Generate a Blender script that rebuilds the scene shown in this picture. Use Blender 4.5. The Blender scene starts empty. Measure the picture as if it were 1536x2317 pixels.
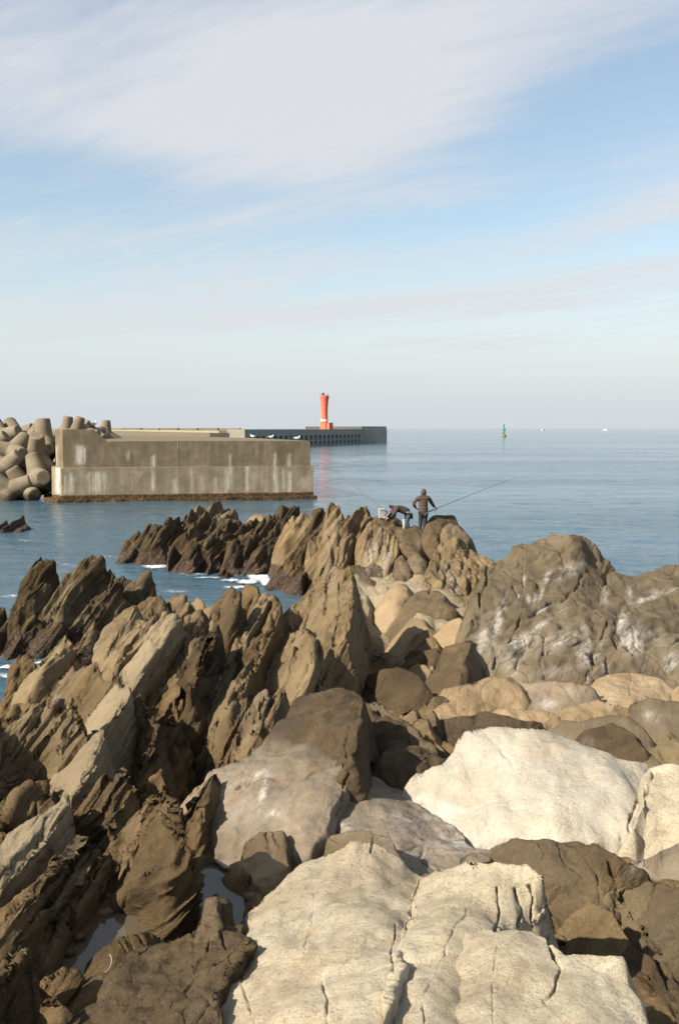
import bpy, bmesh, math, random
import numpy as np
from mathutils import Vector, Matrix

# ---------------------------------------------------------------- camera, sky, sun, exposure
S = 1.2                     # survey unit -> metres (camera stands 5 units above the sea)
CAMH = 5.0
F = 2253.0                  # focal length in photo pixels (35 mm on a portrait 24x36 frame)
CX, CY, HOR = 768.0, 1158.5, 969.0
PITCH = math.atan((CY - HOR) / F)
sc = bpy.context.scene
COL = sc.collection

cam_d = bpy.data.cameras.new('camera')
cam_d.sensor_fit = 'VERTICAL'
cam_d.sensor_height = 36.0
cam_d.lens = 36.0 * F / 2317.0
cam_d.clip_start = 0.05
cam_d.clip_end = 90000
cam = bpy.data.objects.new('camera', cam_d)
COL.objects.link(cam)
cam.location = (0, 0, CAMH * S)
cam.rotation_euler = (math.pi / 2 - PITCH, 0, 0)
sc.camera = cam

SUN_EL = math.radians(37)
SUN_AZ = math.radians(237)          # compass angle of the sun seen from above, 0 = +Y, clockwise
sun_to = Vector((math.sin(SUN_AZ) * math.cos(SUN_EL), math.cos(SUN_AZ) * math.cos(SUN_EL), math.sin(SUN_EL)))
sd = bpy.data.lights.new('sun', 'SUN')
sd.energy = 5.0
sd.angle = math.radians(0.53)
sd.color = (1.0, 0.915, 0.78)
sun = bpy.data.objects.new('sun', sd)
COL.objects.link(sun)
sun.rotation_euler = sun_to.to_track_quat('Z', 'Y').to_euler()
sun.location = (-30, -10, 40)

sc.view_settings.view_transform = 'Standard'
sc.view_settings.look = 'None'
sc.view_settings.exposure = 1.0
sc.view_settings.gamma = 1.0
sc.view_settings.use_curve_mapping = False
sc.render.engine = 'CYCLES'
sc.cycles.max_bounces = 6

class NT:
    """tiny helper for node trees"""
    def __init__(s, tree):
        s.t = tree; s.n = tree.nodes; s.l = tree.links
    def node(s, typ, **kw):
        n = s.n.new(typ)
        for k, v in kw.items():
            setattr(n, k, v)
        return n
    def put(s, inp, v):
        if isinstance(v, bpy.types.NodeSocket):
            s.l.new(v, inp)
        elif v is not None:
            if hasattr(inp, 'default_value'):
                try:
                    inp.default_value = v
                except Exception:
                    inp.default_value = (*v, 1.0)
    def math(s, op, a, b=None, c=None, clamp=False):
        n = s.node('ShaderNodeMath', operation=op, use_clamp=clamp)
        s.put(n.inputs[0], a)
        if b is not None: s.put(n.inputs[1], b)
        if c is not None: s.put(n.inputs[2], c)
        return n.outputs[0]
    def vmath(s, op, a, b=None):
        n = s.node('ShaderNodeVectorMath', operation=op)
        s.put(n.inputs[0], a)
        if b is not None: s.put(n.inputs[1], b)
        return n.outputs['Value'] if op in ('DOT_PRODUCT', 'LENGTH') else n.outputs[0]
    def noise(s, vec, scale, detail=4, rough=0.55, dist=0.0):
        n = s.node('ShaderNodeTexNoise')
        s.put(n.inputs['Vector'], vec)
        n.inputs['Scale'].default_value = scale
        n.inputs['Detail'].default_value = detail
        n.inputs['Roughness'].default_value = rough
        n.inputs['Distortion'].default_value = dist
        return n.outputs['Fac']
    def ramp(s, v, a, b, lo=0.0, hi=1.0):
        n = s.node('ShaderNodeMapRange', interpolation_type='SMOOTHSTEP')
        s.put(n.inputs[0], v)
        n.inputs[1].default_value = a; n.inputs[2].default_value = b
        n.inputs[3].default_value = lo; n.inputs[4].default_value = hi
        return n.outputs[0]
    def mix(s, f, a, b, mode='MIX'):
        n = s.node('ShaderNodeMix', data_type='RGBA', blend_type=mode)
        s.put(n.inputs[0], f)
        s.put(n.inputs[6], (*a, 1.0) if isinstance(a, tuple) and len(a) == 3 else a)
        s.put(n.inputs[7], (*b, 1.0) if isinstance(b, tuple) and len(b) == 3 else b)
        return n.outputs[2]
    def comb(s, x, y, z):
        n = s.node('ShaderNodeCombineXYZ')
        for i, v in enumerate((x, y, z)): s.put(n.inputs[i], v)
        return n.outputs[0]
    def sep(s, v):
        n = s.node('ShaderNodeSeparateXYZ'); s.put(n.inputs[0], v)
        return n.outputs

world = bpy.data.worlds.new('World')
sc.world = world
world.use_nodes = True
w = NT(world.node_tree)
w.n.clear()
sky = w.node('ShaderNodeTexSky', sky_type='NISHITA')
sky.sun_disc = False
sky.sun_elevation = SUN_EL
sky.sun_rotation = SUN_AZ
sky.altitude = 0
sky.air_density = 1.0
sky.dust_density = 1.2
sky.ozone_density = 1.4
tc = w.node('ShaderNodeTexCoord')
D = tc.outputs['Generated']
dx, dy, dz_ = w.sep(D)
azn = w.math('ARCTAN2', dx, dy)                     # 0 straight ahead, + to the right
eln = w.math('ARCSINE', dz_)
zc = w.math('MAXIMUM', dz_, 0.0)
den = w.math('ADD', zc, 0.10)
plane = w.comb(w.math('DIVIDE', dx, den), w.math('DIVIDE', dy, den), 0.0)
tilt = w.node('ShaderNodeMapping', vector_type='TEXTURE'); w.put(tilt.inputs[0], plane)
tilt.inputs['Rotation'].default_value = (0, 0, math.radians(-36))
tilt.inputs['Scale'].default_value = (3.0, 0.85, 1.0)
n1 = w.noise(tilt.outputs[0], 0.9, 6, 0.52, 0.6)
n2 = w.noise(tilt.outputs[0], 3.1, 6, 0.66, 0.5)
n4 = w.noise(tilt.outputs[0], 11.0, 5, 0.66, 0.4)
n3 = w.noise(D, 60.0, 3, 0.7)
# position in the sky (degrees), softly warped, for the large cirrus sheets
wob = w.math('MULTIPLY_ADD', w.noise(tilt.outputs[0], 1.3, 3, 0.5), 9.0, -4.5)
azd = w.math('ADD', w.math('MULTIPLY', azn, 57.2958), wob)
eld = w.math('ADD', w.math('MULTIPLY', eln, 57.2958), w.math('MULTIPLY', wob, 0.35))
def blob(az, el, ra, re, rot, amp):
    """soft elongated sheet at az/el degrees"""
    a = w.math('SUBTRACT', azd, az); e = w.math('SUBTRACT', eld, el)
    c, s_ = math.cos(math.radians(rot)), math.sin(math.radians(rot))
    u = w.math('ADD', w.math('MULTIPLY', a, c / ra), w.math('MULTIPLY', e, s_ / ra))
    v = w.math('ADD', w.math('MULTIPLY', a, -s_ / re), w.math('MULTIPLY', e, c / re))
    q = w.math('ADD', w.math('MULTIPLY', u, u), w.math('MULTIPLY', v, v))
    return w.math('MULTIPLY', w.math('EXPONENT', w.math('MULTIPLY', q, -1.0)), amp)
blobs = [(-1, 16.5, 12, 4.0, 6, .62), (2, 20.5, 16, 2.6, 8, .30), (-12, 21, 9, 3, 0, .22), (-18, 17.0, 6, 3.0, 0, .3),
         (19, 12.2, 9, 1.3, 12, .50), (0, 6.4, 40, 1.3, 1, .30), (-6, 4.6, 40, .9, -1, .22), (10, 7.8, 14, .9, 3, .18),
         (-17, 14.0, 7, 1.5, -2, -.50), (-10, 12.3, 10, .9, 4, -.22), (14, 16.8, 8, 2.6, 12, -.55), (5, 11.3, 12, 1.2, 6, -.42), (19, 10.2, 6, .8, 5, -.3),
         (-14, 23.5, 14, 1.8, 0, -.22), (19, 22, 4, 4, 0, -.25)]
acc = None
for b in blobs:
    o = blob(*b)
    acc = o if acc is None else w.math('ADD', acc, o)
tex = w.math('ADD', w.math('MULTIPLY', n1, 0.55), w.math('ADD', w.math('MULTIPLY', n2, 0.45), w.math('MULTIPLY', n4, 0.16)))
cover = w.math('ADD', w.math('MULTIPLY_ADD', tex, 2.5, -1.06), w.math('MULTIPLY', acc, .95))
mask = w.ramp(cover, 0.0, 1.10, 0.16, 1.0)
hazeband = w.ramp(eln, 0.0, 0.21, 0.95, 0.15)
mask = w.math('MAXIMUM', mask, hazeband)
mask = w.math('MINIMUM', mask, 0.96)
cloudcol = w.mix(w.ramp(eld, 0, 26), (7.3, 7.5, 7.8), (7.3, 7.45, 7.85))
low = w.ramp(eln, 0.0, 0.09)
cloudcol = w.mix(low, (6.4, 6.95, 7.5), cloudcol)
skyc = w.mix(1.0, sky.outputs[0], (1.92, 1.90, 1.72), 'MULTIPLY')
colr = w.mix(mask, skyc, cloudcol)
bg = w.node('ShaderNodeBackground')
w.put(bg.inputs[0], colr)
bg.inputs[1].default_value = 0.0505
wo = w.node('ShaderNodeOutputWorld')
w.l.new(bg.outputs[0], wo.inputs[0])

# ---------------------------------------------------------------- projection (survey units)
cp, sp_ = math.cos(PITCH), math.sin(PITCH)
def ray(px, py):
    k = (CY - py) / F
    return ((px - CX) / F, cp + k * sp_, -sp_ + k * cp)
def at_y(px, py, y):
    r = ray(px, py)
    t = y / r[1]
    return (r[0] * t, y, CAMH + r[2] * t)
def at_z(px, py, z):
    r = ray(px, py)
    t = (z - CAMH) / r[2]
    return (r[0] * t, r[1] * t, z)
RT = np.array([(2.0, 2.95), (3, 2.78), (4, 2.6), (6.5, 2.25), (9.3, 1.95), (13, 1.6), (19, 1.25), (25, 1.0), (32, .9), (80, .9)])
def Rg(y):
    return np.interp(y, RT[:, 0], RT[:, 1])
def at_dz(px, py, dz):
    """point on the ray where it meets the shore's general slope raised by dz"""
    r = ray(px, py); m = r[2] / r[1]
    lo, hi = 1.5, 80.0
    for _ in range(46):
        mid = .5 * (lo + hi)
        if CAMH + m * mid - float(Rg(mid)) - dz > 0: lo = mid
        else: hi = mid
    return at_y(px, py, lo)
def project(P):
    x, y, z = P[..., 0], P[..., 1], P[..., 2] - CAMH
    zc_ = y * cp - z * sp_
    k = (y * sp_ + z * cp) / zc_
    return CX + F * x / zc_, CY - F * k

# ---------------------------------------------------------------- numpy noise
_rng = np.random.RandomState(7)
_perm = np.concatenate([_rng.permutation(256)] * 3).astype(np.int32)
_g = _rng.normal(size=(256, 3)).astype(np.float32)
_g /= np.linalg.norm(_g, axis=1)[:, None]
def perlin(x, y, z):
    x = np.asarray(x, np.float32); y = np.asarray(y, np.float32); z = np.asarray(z, np.float32)
    x, y, z = np.broadcast_arrays(x, y, z)
    xi, yi, zi = np.floor(x), np.floor(y), np.floor(z)
    xf, yf, zf = x - xi, y - yi, z - zi
    xi = xi.astype(np.int32) & 255; yi = yi.astype(np.int32) & 255; zi = zi.astype(np.int32) & 255
    u = xf * xf * xf * (xf * (xf * 6 - 15) + 10); v = yf * yf * yf * (yf * (yf * 6 - 15) + 10); w_ = zf * zf * zf * (zf * (zf * 6 - 15) + 10)
    def gr(a, b, c, fx, fy, fz):
        h = _perm[_perm[_perm[a] + b] + c]
        g = _g[h]
        return g[..., 0] * fx + g[..., 1] * fy + g[..., 2] * fz
    x1, y1, z1 = xi + 1, yi + 1, zi + 1
    a00 = gr(xi, yi, zi, xf, yf, zf); a10 = gr(x1, yi, zi, xf - 1, yf, zf)
    a01 = gr(xi, y1, zi, xf, yf - 1, zf); a11 = gr(x1, y1, zi, xf - 1, yf - 1, zf)
    b00 = gr(xi, yi, z1, xf, yf, zf - 1); b10 = gr(x1, yi, z1, xf - 1, yf, zf - 1)
    b01 = gr(xi, y1, z1, xf, yf - 1, zf - 1); b11 = gr(x1, y1, z1, xf - 1, yf - 1, zf - 1)
    a0 = a00 + u * (a10 - a00); a1 = a01 + u * (a11 - a01); a = a0 + v * (a1 - a0)
    b0 = b00 + u * (b10 - b00); b1 = b01 + u * (b11 - b01); b = b0 + v * (b1 - b0)
    return (a + w_ * (b - a)) * 1.5
def fbm(x, y, z, octs=3, gain=.5):
    r = 0; a = 1.0; f = 1.0
    for _ in range(octs):
        r = r + a * perlin(x * f, y * f, z * f); a *= gain; f *= 2.03
    return r
def sstep(a, b, x):
    t = np.clip((x - a) / (b - a), 0, 1)
    return t * t * (3 - 2 * t)
# ---------------------------------------------------------------- object helpers
def tag(o, label=None, cat=None, group=None, kind=None):
    if label: o['label'] = label
    if cat: o['category'] = cat
    if group: o['group'] = group
    if kind: o['kind'] = kind
    return o
def empty(name, loc, label=None, cat=None, group=None, rz=0.0):
    o = bpy.data.objects.new(name, None)
    o.empty_display_size = .2
    o.location = loc; o.rotation_euler = (0, 0, rz)
    COL.objects.link(o)
    return tag(o, label, cat, group)
def link_mesh(name, me, mat, parent=None, loc=None, smooth=True):
    o = bpy.data.objects.new(name, me)
    COL.objects.link(o)
    if mat: me.materials.append(mat)
    if smooth and len(me.polygons):
        me.polygons.foreach_set('use_smooth', np.ones(len(me.polygons), bool))
    if parent: o.parent = parent
    if loc is not None: o.location = loc
    return o
def np_mesh(name, V, Q):
    me = bpy.data.meshes.new(name)
    nv, nq = len(V), len(Q)
    k = Q.shape[1]
    me.vertices.add(nv); me.vertices.foreach_set('co', np.ascontiguousarray(V, np.float32).ravel())
    me.loops.add(nq * k); me.loops.foreach_set('vertex_index', np.ascontiguousarray(Q, np.int32).ravel())
    me.polygons.add(nq); me.polygons.foreach_set('loop_start', np.arange(0, nq * k, k, dtype=np.int32))
    me.polygons.foreach_set('loop_total', np.full(nq, k, np.int32))
    me.update(calc_edges=True)
    return me
def fattr(me, name, vals):
    a = me.attributes.new(name, 'FLOAT', 'POINT')
    a.data.foreach_set('value', np.ascontiguousarray(vals, np.float32))

class MB:
    """collects simple solids in one bmesh"""
    def __init__(s): s.bm = bmesh.new()
    def box(s, c, size, rz=0.0, bev=0.0):
        r = bmesh.ops.create_cube(s.bm, size=1.0)
        M = Matrix.Translation(c) @ Matrix.Rotation(rz, 4, 'Z') @ Matrix.Diagonal((*size, 1))
        bmesh.ops.transform(s.bm, matrix=M, verts=r['verts'])
        if bev:
            es = list({e for v in r['verts'] for e in v.link_edges})
            bmesh.ops.bevel(s.bm, geom=es, offset=bev, segments=2, affect='EDGES', profile=.6)
        return s
    def prism(s, pts, z0, z1):
        """vertical prism over an XY polygon; z1 may be a list"""
        zs = z1 if isinstance(z1, (list, tuple)) else [z1] * len(pts)
        lo = [s.bm.verts.new((p[0], p[1], z0)) for p in pts]
        hi = [s.bm.verts.new((p[0], p[1], z)) for p, z in zip(pts, zs)]
        n = len(pts)
        s.bm.faces.new(lo[::-1]); s.bm.faces.new(hi)
        for i in range(n):
            s.bm.faces.new((lo[i], lo[(i + 1) % n], hi[(i + 1) % n], hi[i]))
        return s
    def tube(s, p0, p1, r0, r1=None, seg=10):
        r1 = r0 if r1 is None else r1
        p0, p1 = Vector(p0), Vector(p1)
        d = p1 - p0
        M = Matrix.Translation((p0 + p1) / 2) @ d.to_track_quat('Z', 'Y').to_matrix().to_4x4()
        bmesh.ops.create_cone(s.bm, cap_ends=True, segments=seg, radius1=r0, radius2=r1, depth=d.length, matrix=M)
        return s
    def lathe(s, prof, seg=24, c=(0, 0, 0)):
        rings = []
        for r, z in prof:
            rings.append([s.bm.verts.new((c[0] + r * math.cos(2 * math.pi * k / seg), c[1] + r * math.sin(2 * math.pi * k / seg), c[2] + z)) for k in range(seg)])
        for a, b in zip(rings, rings[1:]):
            for k in range(seg):
                s.bm.faces.new((a[k], a[(k + 1) % seg], b[(k + 1) % seg], b[k]))
        s.bm.faces.new(rings[0][::-1]); s.bm.faces.new(rings[-1])
        return s
    def ball(s, c, r, sub=2, scale=(1, 1, 1)):
        M = Matrix.Translation(c) @ Matrix.Diagonal((*scale, 1))
        bmesh.ops.create_icosphere(s.bm, subdivisions=sub, radius=r, matrix=M)
        return s
    def build(s, name, mat, parent=None, loc=None, smooth=False):
        bmesh.ops.recalc_face_normals(s.bm, faces=s.bm.faces)
        me = bpy.data.meshes.new(name)
        s.bm.to_mesh(me); s.bm.free()
        o = link_mesh(name, me, mat, parent, loc, smooth)
        return o

# ---------------------------------------------------------------- materials
def new_mat(name):
    m = bpy.data.materials.new(name); m.use_nodes = True
    t = NT(m.node_tree); t.n.clear()
    out = t.node('ShaderNodeOutputMaterial'); b = t.node('ShaderNodeBsdfPrincipled')
    t.l.new(b.outputs[0], out.inputs[0])
    return m, t, b
def bump(t, b, h, strength, dist, prev=None):
    n = t.node('ShaderNodeBump')
    n.inputs['Strength'].default_value = strength
    n.inputs['Distance'].default_value = dist
    t.put(n.inputs['Height'], h)
    if prev is not None: t.put(n.inputs['Normal'], prev)
    t.l.new(n.outputs[0], b.inputs['Normal'])
    return n.outputs[0]
def attr(t, name):
    n = t.node('ShaderNodeAttribute', attribute_name=name)
    return n.outputs['Fac']
def plain(name, col, rough=.7, metal=0.0, var=.15, scale=6.0):
    m, t, b = new_mat(name)
    g = t.node('ShaderNodeNewGeometry').outputs['Position']
    n = t.noise(g, scale, 5, .6)
    c = t.mix(n, tuple(x * (1 - var) for x in col), tuple(min(1, x * (1 + var)) for x in col))
    t.put(b.inputs['Base Color'], c)
    b.inputs['Roughness'].default_value = rough
    b.inputs['Metallic'].default_value = metal
    return m
BN = Vector((-0.80, 0.02, 0.60)).normalized()       # bedding planes dip to the left
def rock_mat(name, dark, mid, light, band=.5, speck=.25, rough=.88, ochre=.15, grain=1.0, warm=(.40, .27, .13), patch=None):
    m, t, b = new_mat(name)
    P = t.node('ShaderNodeNewGeometry').outputs['Position']
    big = t.noise(P, .55, 5, .6, .4)
    med = t.noise(P, 3.2, 6, .62, .5)
    # bedding coordinate: fine layers across, long along
    sco = t.vmath('DOT_PRODUCT', P, tuple(BN))
    y_, z_ = t.sep(P)[1], t.sep(P)[2]
    lay = t.comb(t.math('MULTIPLY', sco, 5.0), t.math('MULTIPLY', y_, .35), t.math('MULTIPLY', z_, .5))
    layer = t.noise(lay, 1.3, 6, .62, .5)
    f = t.math('ADD', t.math('MULTIPLY', med, .55), t.math('MULTIPLY', big, .45))
    f = t.math('ADD', t.math('MULTIPLY', f, 1 - band), t.math('MULTIPLY', layer, band))
    c = t.mix(t.ramp(f, .30, .52), dark, mid)
    c = t.mix(t.ramp(f, .50, .72), c, light)
    oc = t.math('MULTIPLY', t.ramp(t.noise(P, 1.7, 5, .65, .8), .52, .72), ochre)
    c = t.mix(oc, c, warm)
    if patch:
        c = t.mix(t.ramp(t.noise(P, 1.1, 6, .62, 1.0), .50, .62, 0.0, .5), c, patch)
        c = t.mix(t.ramp(t.noise(P, 2.3, 6, .7, 1.5), .60, .72, 0.0, .5), c, tuple(k * .45 for k in mid))
    fine = t.noise(P, 38.0, 4, .7)
    vfine = t.noise(P, 130.0, 3, .7)
    sp = t.math('ADD', t.math('MULTIPLY', fine, .5), t.math('MULTIPLY', vfine, .5))
    c = t.mix(t.ramp(sp, .36, .5, speck, 0.0), c, (.05, .035, .02))
    c = t.mix(t.ramp(sp, .54, .66, 0.0, speck * .7), c, (.42, .37, .28))
    # tint carried by the stone itself: -1 darker weathered crust .. +1 bleached
    tn = attr(t, 'tint')
    c = t.mix(t.math('MULTIPLY', t.math('MAXIMUM', tn, 0.0), .75), c, (.32, .26, .17))
    c = t.mix(t.math('MULTIPLY', t.math('MAXIMUM', t.math('MULTIPLY', tn, -1.0), 0.0), .8), c, (.036, .025, .015))
    # dried salt
    fold = t.comb(t.math('MULTIPLY', t.vmath('DOT_PRODUCT', P, (.80, .30, .50)), .9), t.math('MULTIPLY', t.vmath('DOT_PRODUCT', P, (-.42, .86, -.28)), 4.5), t.math('MULTIPLY', t.vmath('DOT_PRODUCT', P, (-.52, 0, .85)), 4.5))
    salt = t.math('MULTIPLY', t.math('MULTIPLY', attr(t, 'salt'), .85), t.math('MULTIPLY', t.ramp(t.noise(fold, 1.3, 8, .74, 1.0), .38, .60), t.ramp(t.noise(P, 16.0, 6, .75), .32, .52)))
    c = t.mix(t.math('MINIMUM', salt, .92), c, (.42, .395, .36))
    # tidal band: mussels and weed
    tide = attr(t, 'tide')
    ms = t.node('ShaderNodeTexVoronoi'); t.put(ms.inputs['Vector'], P); ms.inputs['Scale'].default_value = 14.0
    mus = t.mix(t.ramp(ms.outputs['Distance'], .25, .6), (.030, .020, .015), (.075, .050, .036))
    mus = t.mix(t.ramp(t.noise(P, 9.0, 4, .7), .60, .72), mus, (.34, .23, .10))
    tide2 = t.ramp(t.math('ADD', tide, t.math('MULTIPLY_ADD', t.noise(P, 3.0, 4, .6), .7, -.35)), .35, .65)
    c = t.mix(t.math('MULTIPLY', tide2, .92), c, mus)
    t.put(b.inputs['Base Color'], c)
    rr = t.math('MULTIPLY_ADD', tide2, -.30, rough)
    t.put(b.inputs['Roughness'], rr)
    b.inputs['Specular IOR Level'].default_value = .15
    nb = bump(t, b, t.noise(P, 7.0, 8, .72, .3), .9 * min(1.0, grain), .10 * grain)
    if band > .1:
        lay2 = t.comb(t.math('MULTIPLY', sco, 14.0), t.math('MULTIPLY', y_, .9), t.math('MULTIPLY', z_, 1.2))
        nb = bump(t, b, t.math('ADD', layer, t.math('MULTIPLY', t.noise(lay2, 1.0, 5, .65, .6), .5)), .9, .16 * band, nb)
    bump(t, b, sp, .8 * min(1.0, grain), .025 * grain, nb)
    return m
MAT = {}
MAT['strata'] = rock_mat('strata_rock', (0.035, 0.022, 0.011), (0.148, 0.098, 0.047), (0.339, 0.237, 0.117), .55, .40, ochre=.30, grain=1.2)
MAT['slab'] = rock_mat('slab_rock', (0.059, 0.041, 0.020), (0.192, 0.134, 0.068), (0.372, 0.273, 0.143), .5, .35, ochre=.22)
MAT['smooth'] = rock_mat('smooth_rock', (0.069, 0.052, 0.032), (0.103, 0.079, 0.050), (0.143, 0.113, 0.076), .22, .2, ochre=.12, grain=.6)
MAT['brown'] = rock_mat('brown_rock', (0.031, 0.021, 0.011), (0.101, 0.070, 0.039), (0.181, 0.133, 0.074), .25, .28, ochre=.15, grain=1.0)
MAT['grey'] = rock_mat('grey_rock', (0.111, 0.086, 0.059), (0.163, 0.131, 0.095), (0.228, 0.188, 0.140), .15, .22, ochre=.2, grain=.6, patch=(0.153, 0.108, 0.068))
MAT['tan'] = rock_mat('tan_rock', (0.164, 0.114, 0.062), (0.242, 0.175, 0.101), (0.315, 0.238, 0.145), .12, .2, ochre=.25, grain=.7)
MAT['pale'] = rock_mat('pale_rock', (0.349, 0.284, 0.186), (0.515, 0.442, 0.317), (0.644, 0.578, 0.450), .05, .5, ochre=.35, grain=.9, warm=(0.426, 0.290, 0.142), patch=(0.367, 0.270, 0.184))
MAT['white'] = rock_mat('white_rock', (0.312, 0.268, 0.203), (0.413, 0.374, 0.303), (0.495, 0.469, 0.416), .05, .36, ochre=.28, grain=.7, warm=(0.330, 0.239, 0.133), patch=(0.414, 0.333, 0.243))
MAT['reef'] = rock_mat('reef_rock', (0.020, 0.013, 0.007), (0.079, 0.053, 0.027), (0.195, 0.141, 0.068), .55, .4, ochre=.4, grain=1.3)
MAT['sand'] = rock_mat('rubble_ground', (0.131, 0.092, 0.046), (0.239, 0.179, 0.092), (0.347, 0.271, 0.152), .15, .4, ochre=.35, grain=1.4)

def concrete(name, c0, c1, streak=.5, wet=False):
    m, t, b = new_mat(name)
    P = t.node('ShaderNodeNewGeometry').outputs['Position']
    x, y, z = t.sep(P)
    n = t.noise(P, .9, 6, .65, .3)
    c = t.mix(t.ramp(n, .3, .7), c0, c1)
    st = t.noise(t.comb(t.math('MULTIPLY', x, 1.6), t.math('MULTIPLY', y, 1.6), t.math('MULTIPLY', z, .10)), 1.2, 6, .65)
    c = t.mix(t.ramp(st, .42, .62, streak * .65, 0.0), c, tuple(k * .55 for k in c0))
    c = t.mix(t.ramp(t.noise(P, 22.0, 4, .7), .4, .65, 0, .25), c, tuple(k * .6 for k in c0))
    ef = t.math('MULTIPLY', attr(t, 'salt'), t.ramp(t.noise(t.comb(t.math('MULTIPLY', x, 4.0), t.math('MULTIPLY', y, 4.0), t.math('MULTIPLY', z, .5)), 1.3, 5, .7), .3, .6))
    c = t.mix(t.math('MINIMUM', ef, .95), c, (.52, .49, .42))
    rust = t.ramp(t.math('ADD', attr(t, 'tide'), t.math('MULTIPLY_ADD', t.noise(P, 2.4, 5, .7), .6, -.3)), .4, .7)
    c = t.mix(rust, c, t.mix(t.ramp(t.noise(P, 5.0, 4, .7), .4, .7), (.035, .022, .012), (.15, .085, .03)))
    wetz = t.math('ADD', z, t.math('MULTIPLY_ADD', t.noise(P, 1.8, 5, .7), 1.2, -.6))
    c = t.mix(t.ramp(wetz, 1.0, .25, 0.0, .85), c, (.035, .024, .013)) if wet else c
    t.put(b.inputs['Base Color'], c)
    b.inputs['Roughness'].default_value = .9
    b.inputs['Specular IOR Level'].default_value = .2
    bump(t, b, t.noise(P, 12.0, 6, .7), .4, .03)
    return m
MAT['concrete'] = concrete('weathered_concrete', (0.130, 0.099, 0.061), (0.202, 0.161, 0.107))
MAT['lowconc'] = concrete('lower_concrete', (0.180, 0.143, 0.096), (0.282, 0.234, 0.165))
MAT['deck'] = concrete('deck_concrete', (0.130, 0.105, 0.068), (0.180, 0.152, 0.105), .2)
MAT['pierc'] = concrete('pier_concrete', (0.230, 0.230, 0.208), (0.327, 0.322, 0.284), .3)
MAT['pierlight'] = concrete('pale_concrete', (0.248, 0.221, 0.164), (0.319, 0.283, 0.221), .1)
MAT['tetra'] = concrete('tetrapod_concrete', (0.144, 0.115, 0.077), (0.216, 0.178, 0.125), .15, wet=True)
# ---------------------------------------------------------------- the shore, stone by stone
# every stone: key of its thing, part name, material, how heights are given ('h' above the shore's slope, 'd' distance), outline, options
ST = []
def stone(key, part, mat, mode, pts, **o):
    ST.append((key, part, mat, mode, pts, o))

# --- cream boulder at the bottom
stone('cream_boulder', 'rock_lobe', 'pale', 'h', [(440, 2420, .05), (480, 2290, .1), (545, 2200, .15), (565, 2080, .08), (590, 2030, .12), (680, 1965, .2), (740, 1922, .34), (800, 1910, .40), (860, 1922, .38), (912, 1958, .3), (945, 1998, .2), (900, 2150, .3), (840, 2420, .35)], bulge=.05, saw=0, rough=.05, k=1.5)
stone('cream_boulder', 'rock_lobe', 'pale', 'h', [(820, 2460, .3), (905, 2150, .3), (946, 2000, .22), (1000, 1966, .4), (1060, 1950, .5), (1130, 1948, .55), (1190, 1958, .55), (1214, 1985, .5), (1226, 2050, .34), (1225, 2085, .26), (1120, 2112, .30), (1060, 2460, .3)], bulge=.05, saw=0, rough=.05, k=1.5)
stone('cream_boulder', 'rock_lobe', 'pale', 'h', [(940, 2460, .28), (1030, 2150, .28), (1110, 2116, .38), (1200, 2105, .40), (1262, 2150, .38), (1278, 2174, .36), (1330, 2168, .37), (1412, 2195, .35), (1425, 2260, .28), (1480, 2460, .2)], bulge=.04, saw=0, rough=.04, k=1.5)
# --- white boulder behind it and its neighbour
stone('white_boulder', 'white_boulder', 'white', 'h', [(903, 1814, .03), (915, 1782, .18), (945, 1740, .34), (985, 1720, .4), (1030, 1693, .5), (1056, 1656, .62), (1078, 1646, .66), (1150, 1650, .66), (1245, 1660, .62), (1320, 1686, .55), (1395, 1716, .45), (1472, 1730, .4), (1442, 1820, .28), (1418, 1880, .12), (1395, 1906, .03), (1260, 1914, .03), (1158, 1906, .0), (1050, 1915, -.05), (985, 1856, .0)], bulge=.07, saw=0, rough=.06, lean=2.4)
stone('cream_edge_boulder', 'cream_edge_boulder', 'pale', 'h', [(1422, 1880, .12), (1445, 1822, .28), (1476, 1736, .4), (1560, 1738, .42), (1640, 1760, .4), (1660, 1935, .1), (1510, 1940, -.03), (1445, 1912, .02)], bulge=.06, saw=0, rough=.05, lean=2.0)
# --- grey basin and domes in the middle
stone('grey_basin', 'grey_basin', 'grey', 'h', [(762, 1842, .1), (788, 1762, .22), (850, 1755, .17), (910, 1790, .1), (990, 1850, .02), (1060, 1915, -.03), (1140, 1940, 0), (1010, 1985, .1), (920, 1995, .1), (880, 1930, .1), (850, 1890, .1), (780, 1900, .08)], bulge=.0, saw=.01, rough=.04)
stone('tan_ledge', 'tan_ledge', 'brown', 'h', [(748, 1902, .1), (790, 1885, .2), (850, 1882, .25), (882, 1888, .26), (908, 1955, .2), (870, 1965, .15), (790, 1940, .1)], bulge=.03, saw=0, rough=.03, lean=1.3, fine=.5, tint=.5)
stone('grey_dome', 'rock_face', 'grey', 'h', [(403, 1838, .0), (450, 1780, .15), (480, 1745, .2), (560, 1715, .25), (640, 1640, .35), (665, 1592, .5), (700, 1572, .56), (765, 1570, .62), (803, 1580, .6), (792, 1650, .5), (780, 1720, .4), (785, 1765, .3), (762, 1830, .2), (748, 1890, .1), (700, 1948, .0), (650, 1962, -.05), (615, 1905, 0), (560, 1890, 0), (500, 1876, 0), (440, 1894, -.1)], bulge=.05, saw=.02, rough=.07, lean=1.5)
stone('grey_dome', 'rock_hump', 'brown', 'h', [(628, 1672, .30), (655, 1600, .52), (700, 1569, .60), (765, 1567, .66), (806, 1577, .64), (797, 1650, .54), (787, 1722, .42), (768, 1752, .30), (735, 1735, .32), (690, 1712, .33)], bulge=.05, saw=.03, rough=.10, lean=1.5)
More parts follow.
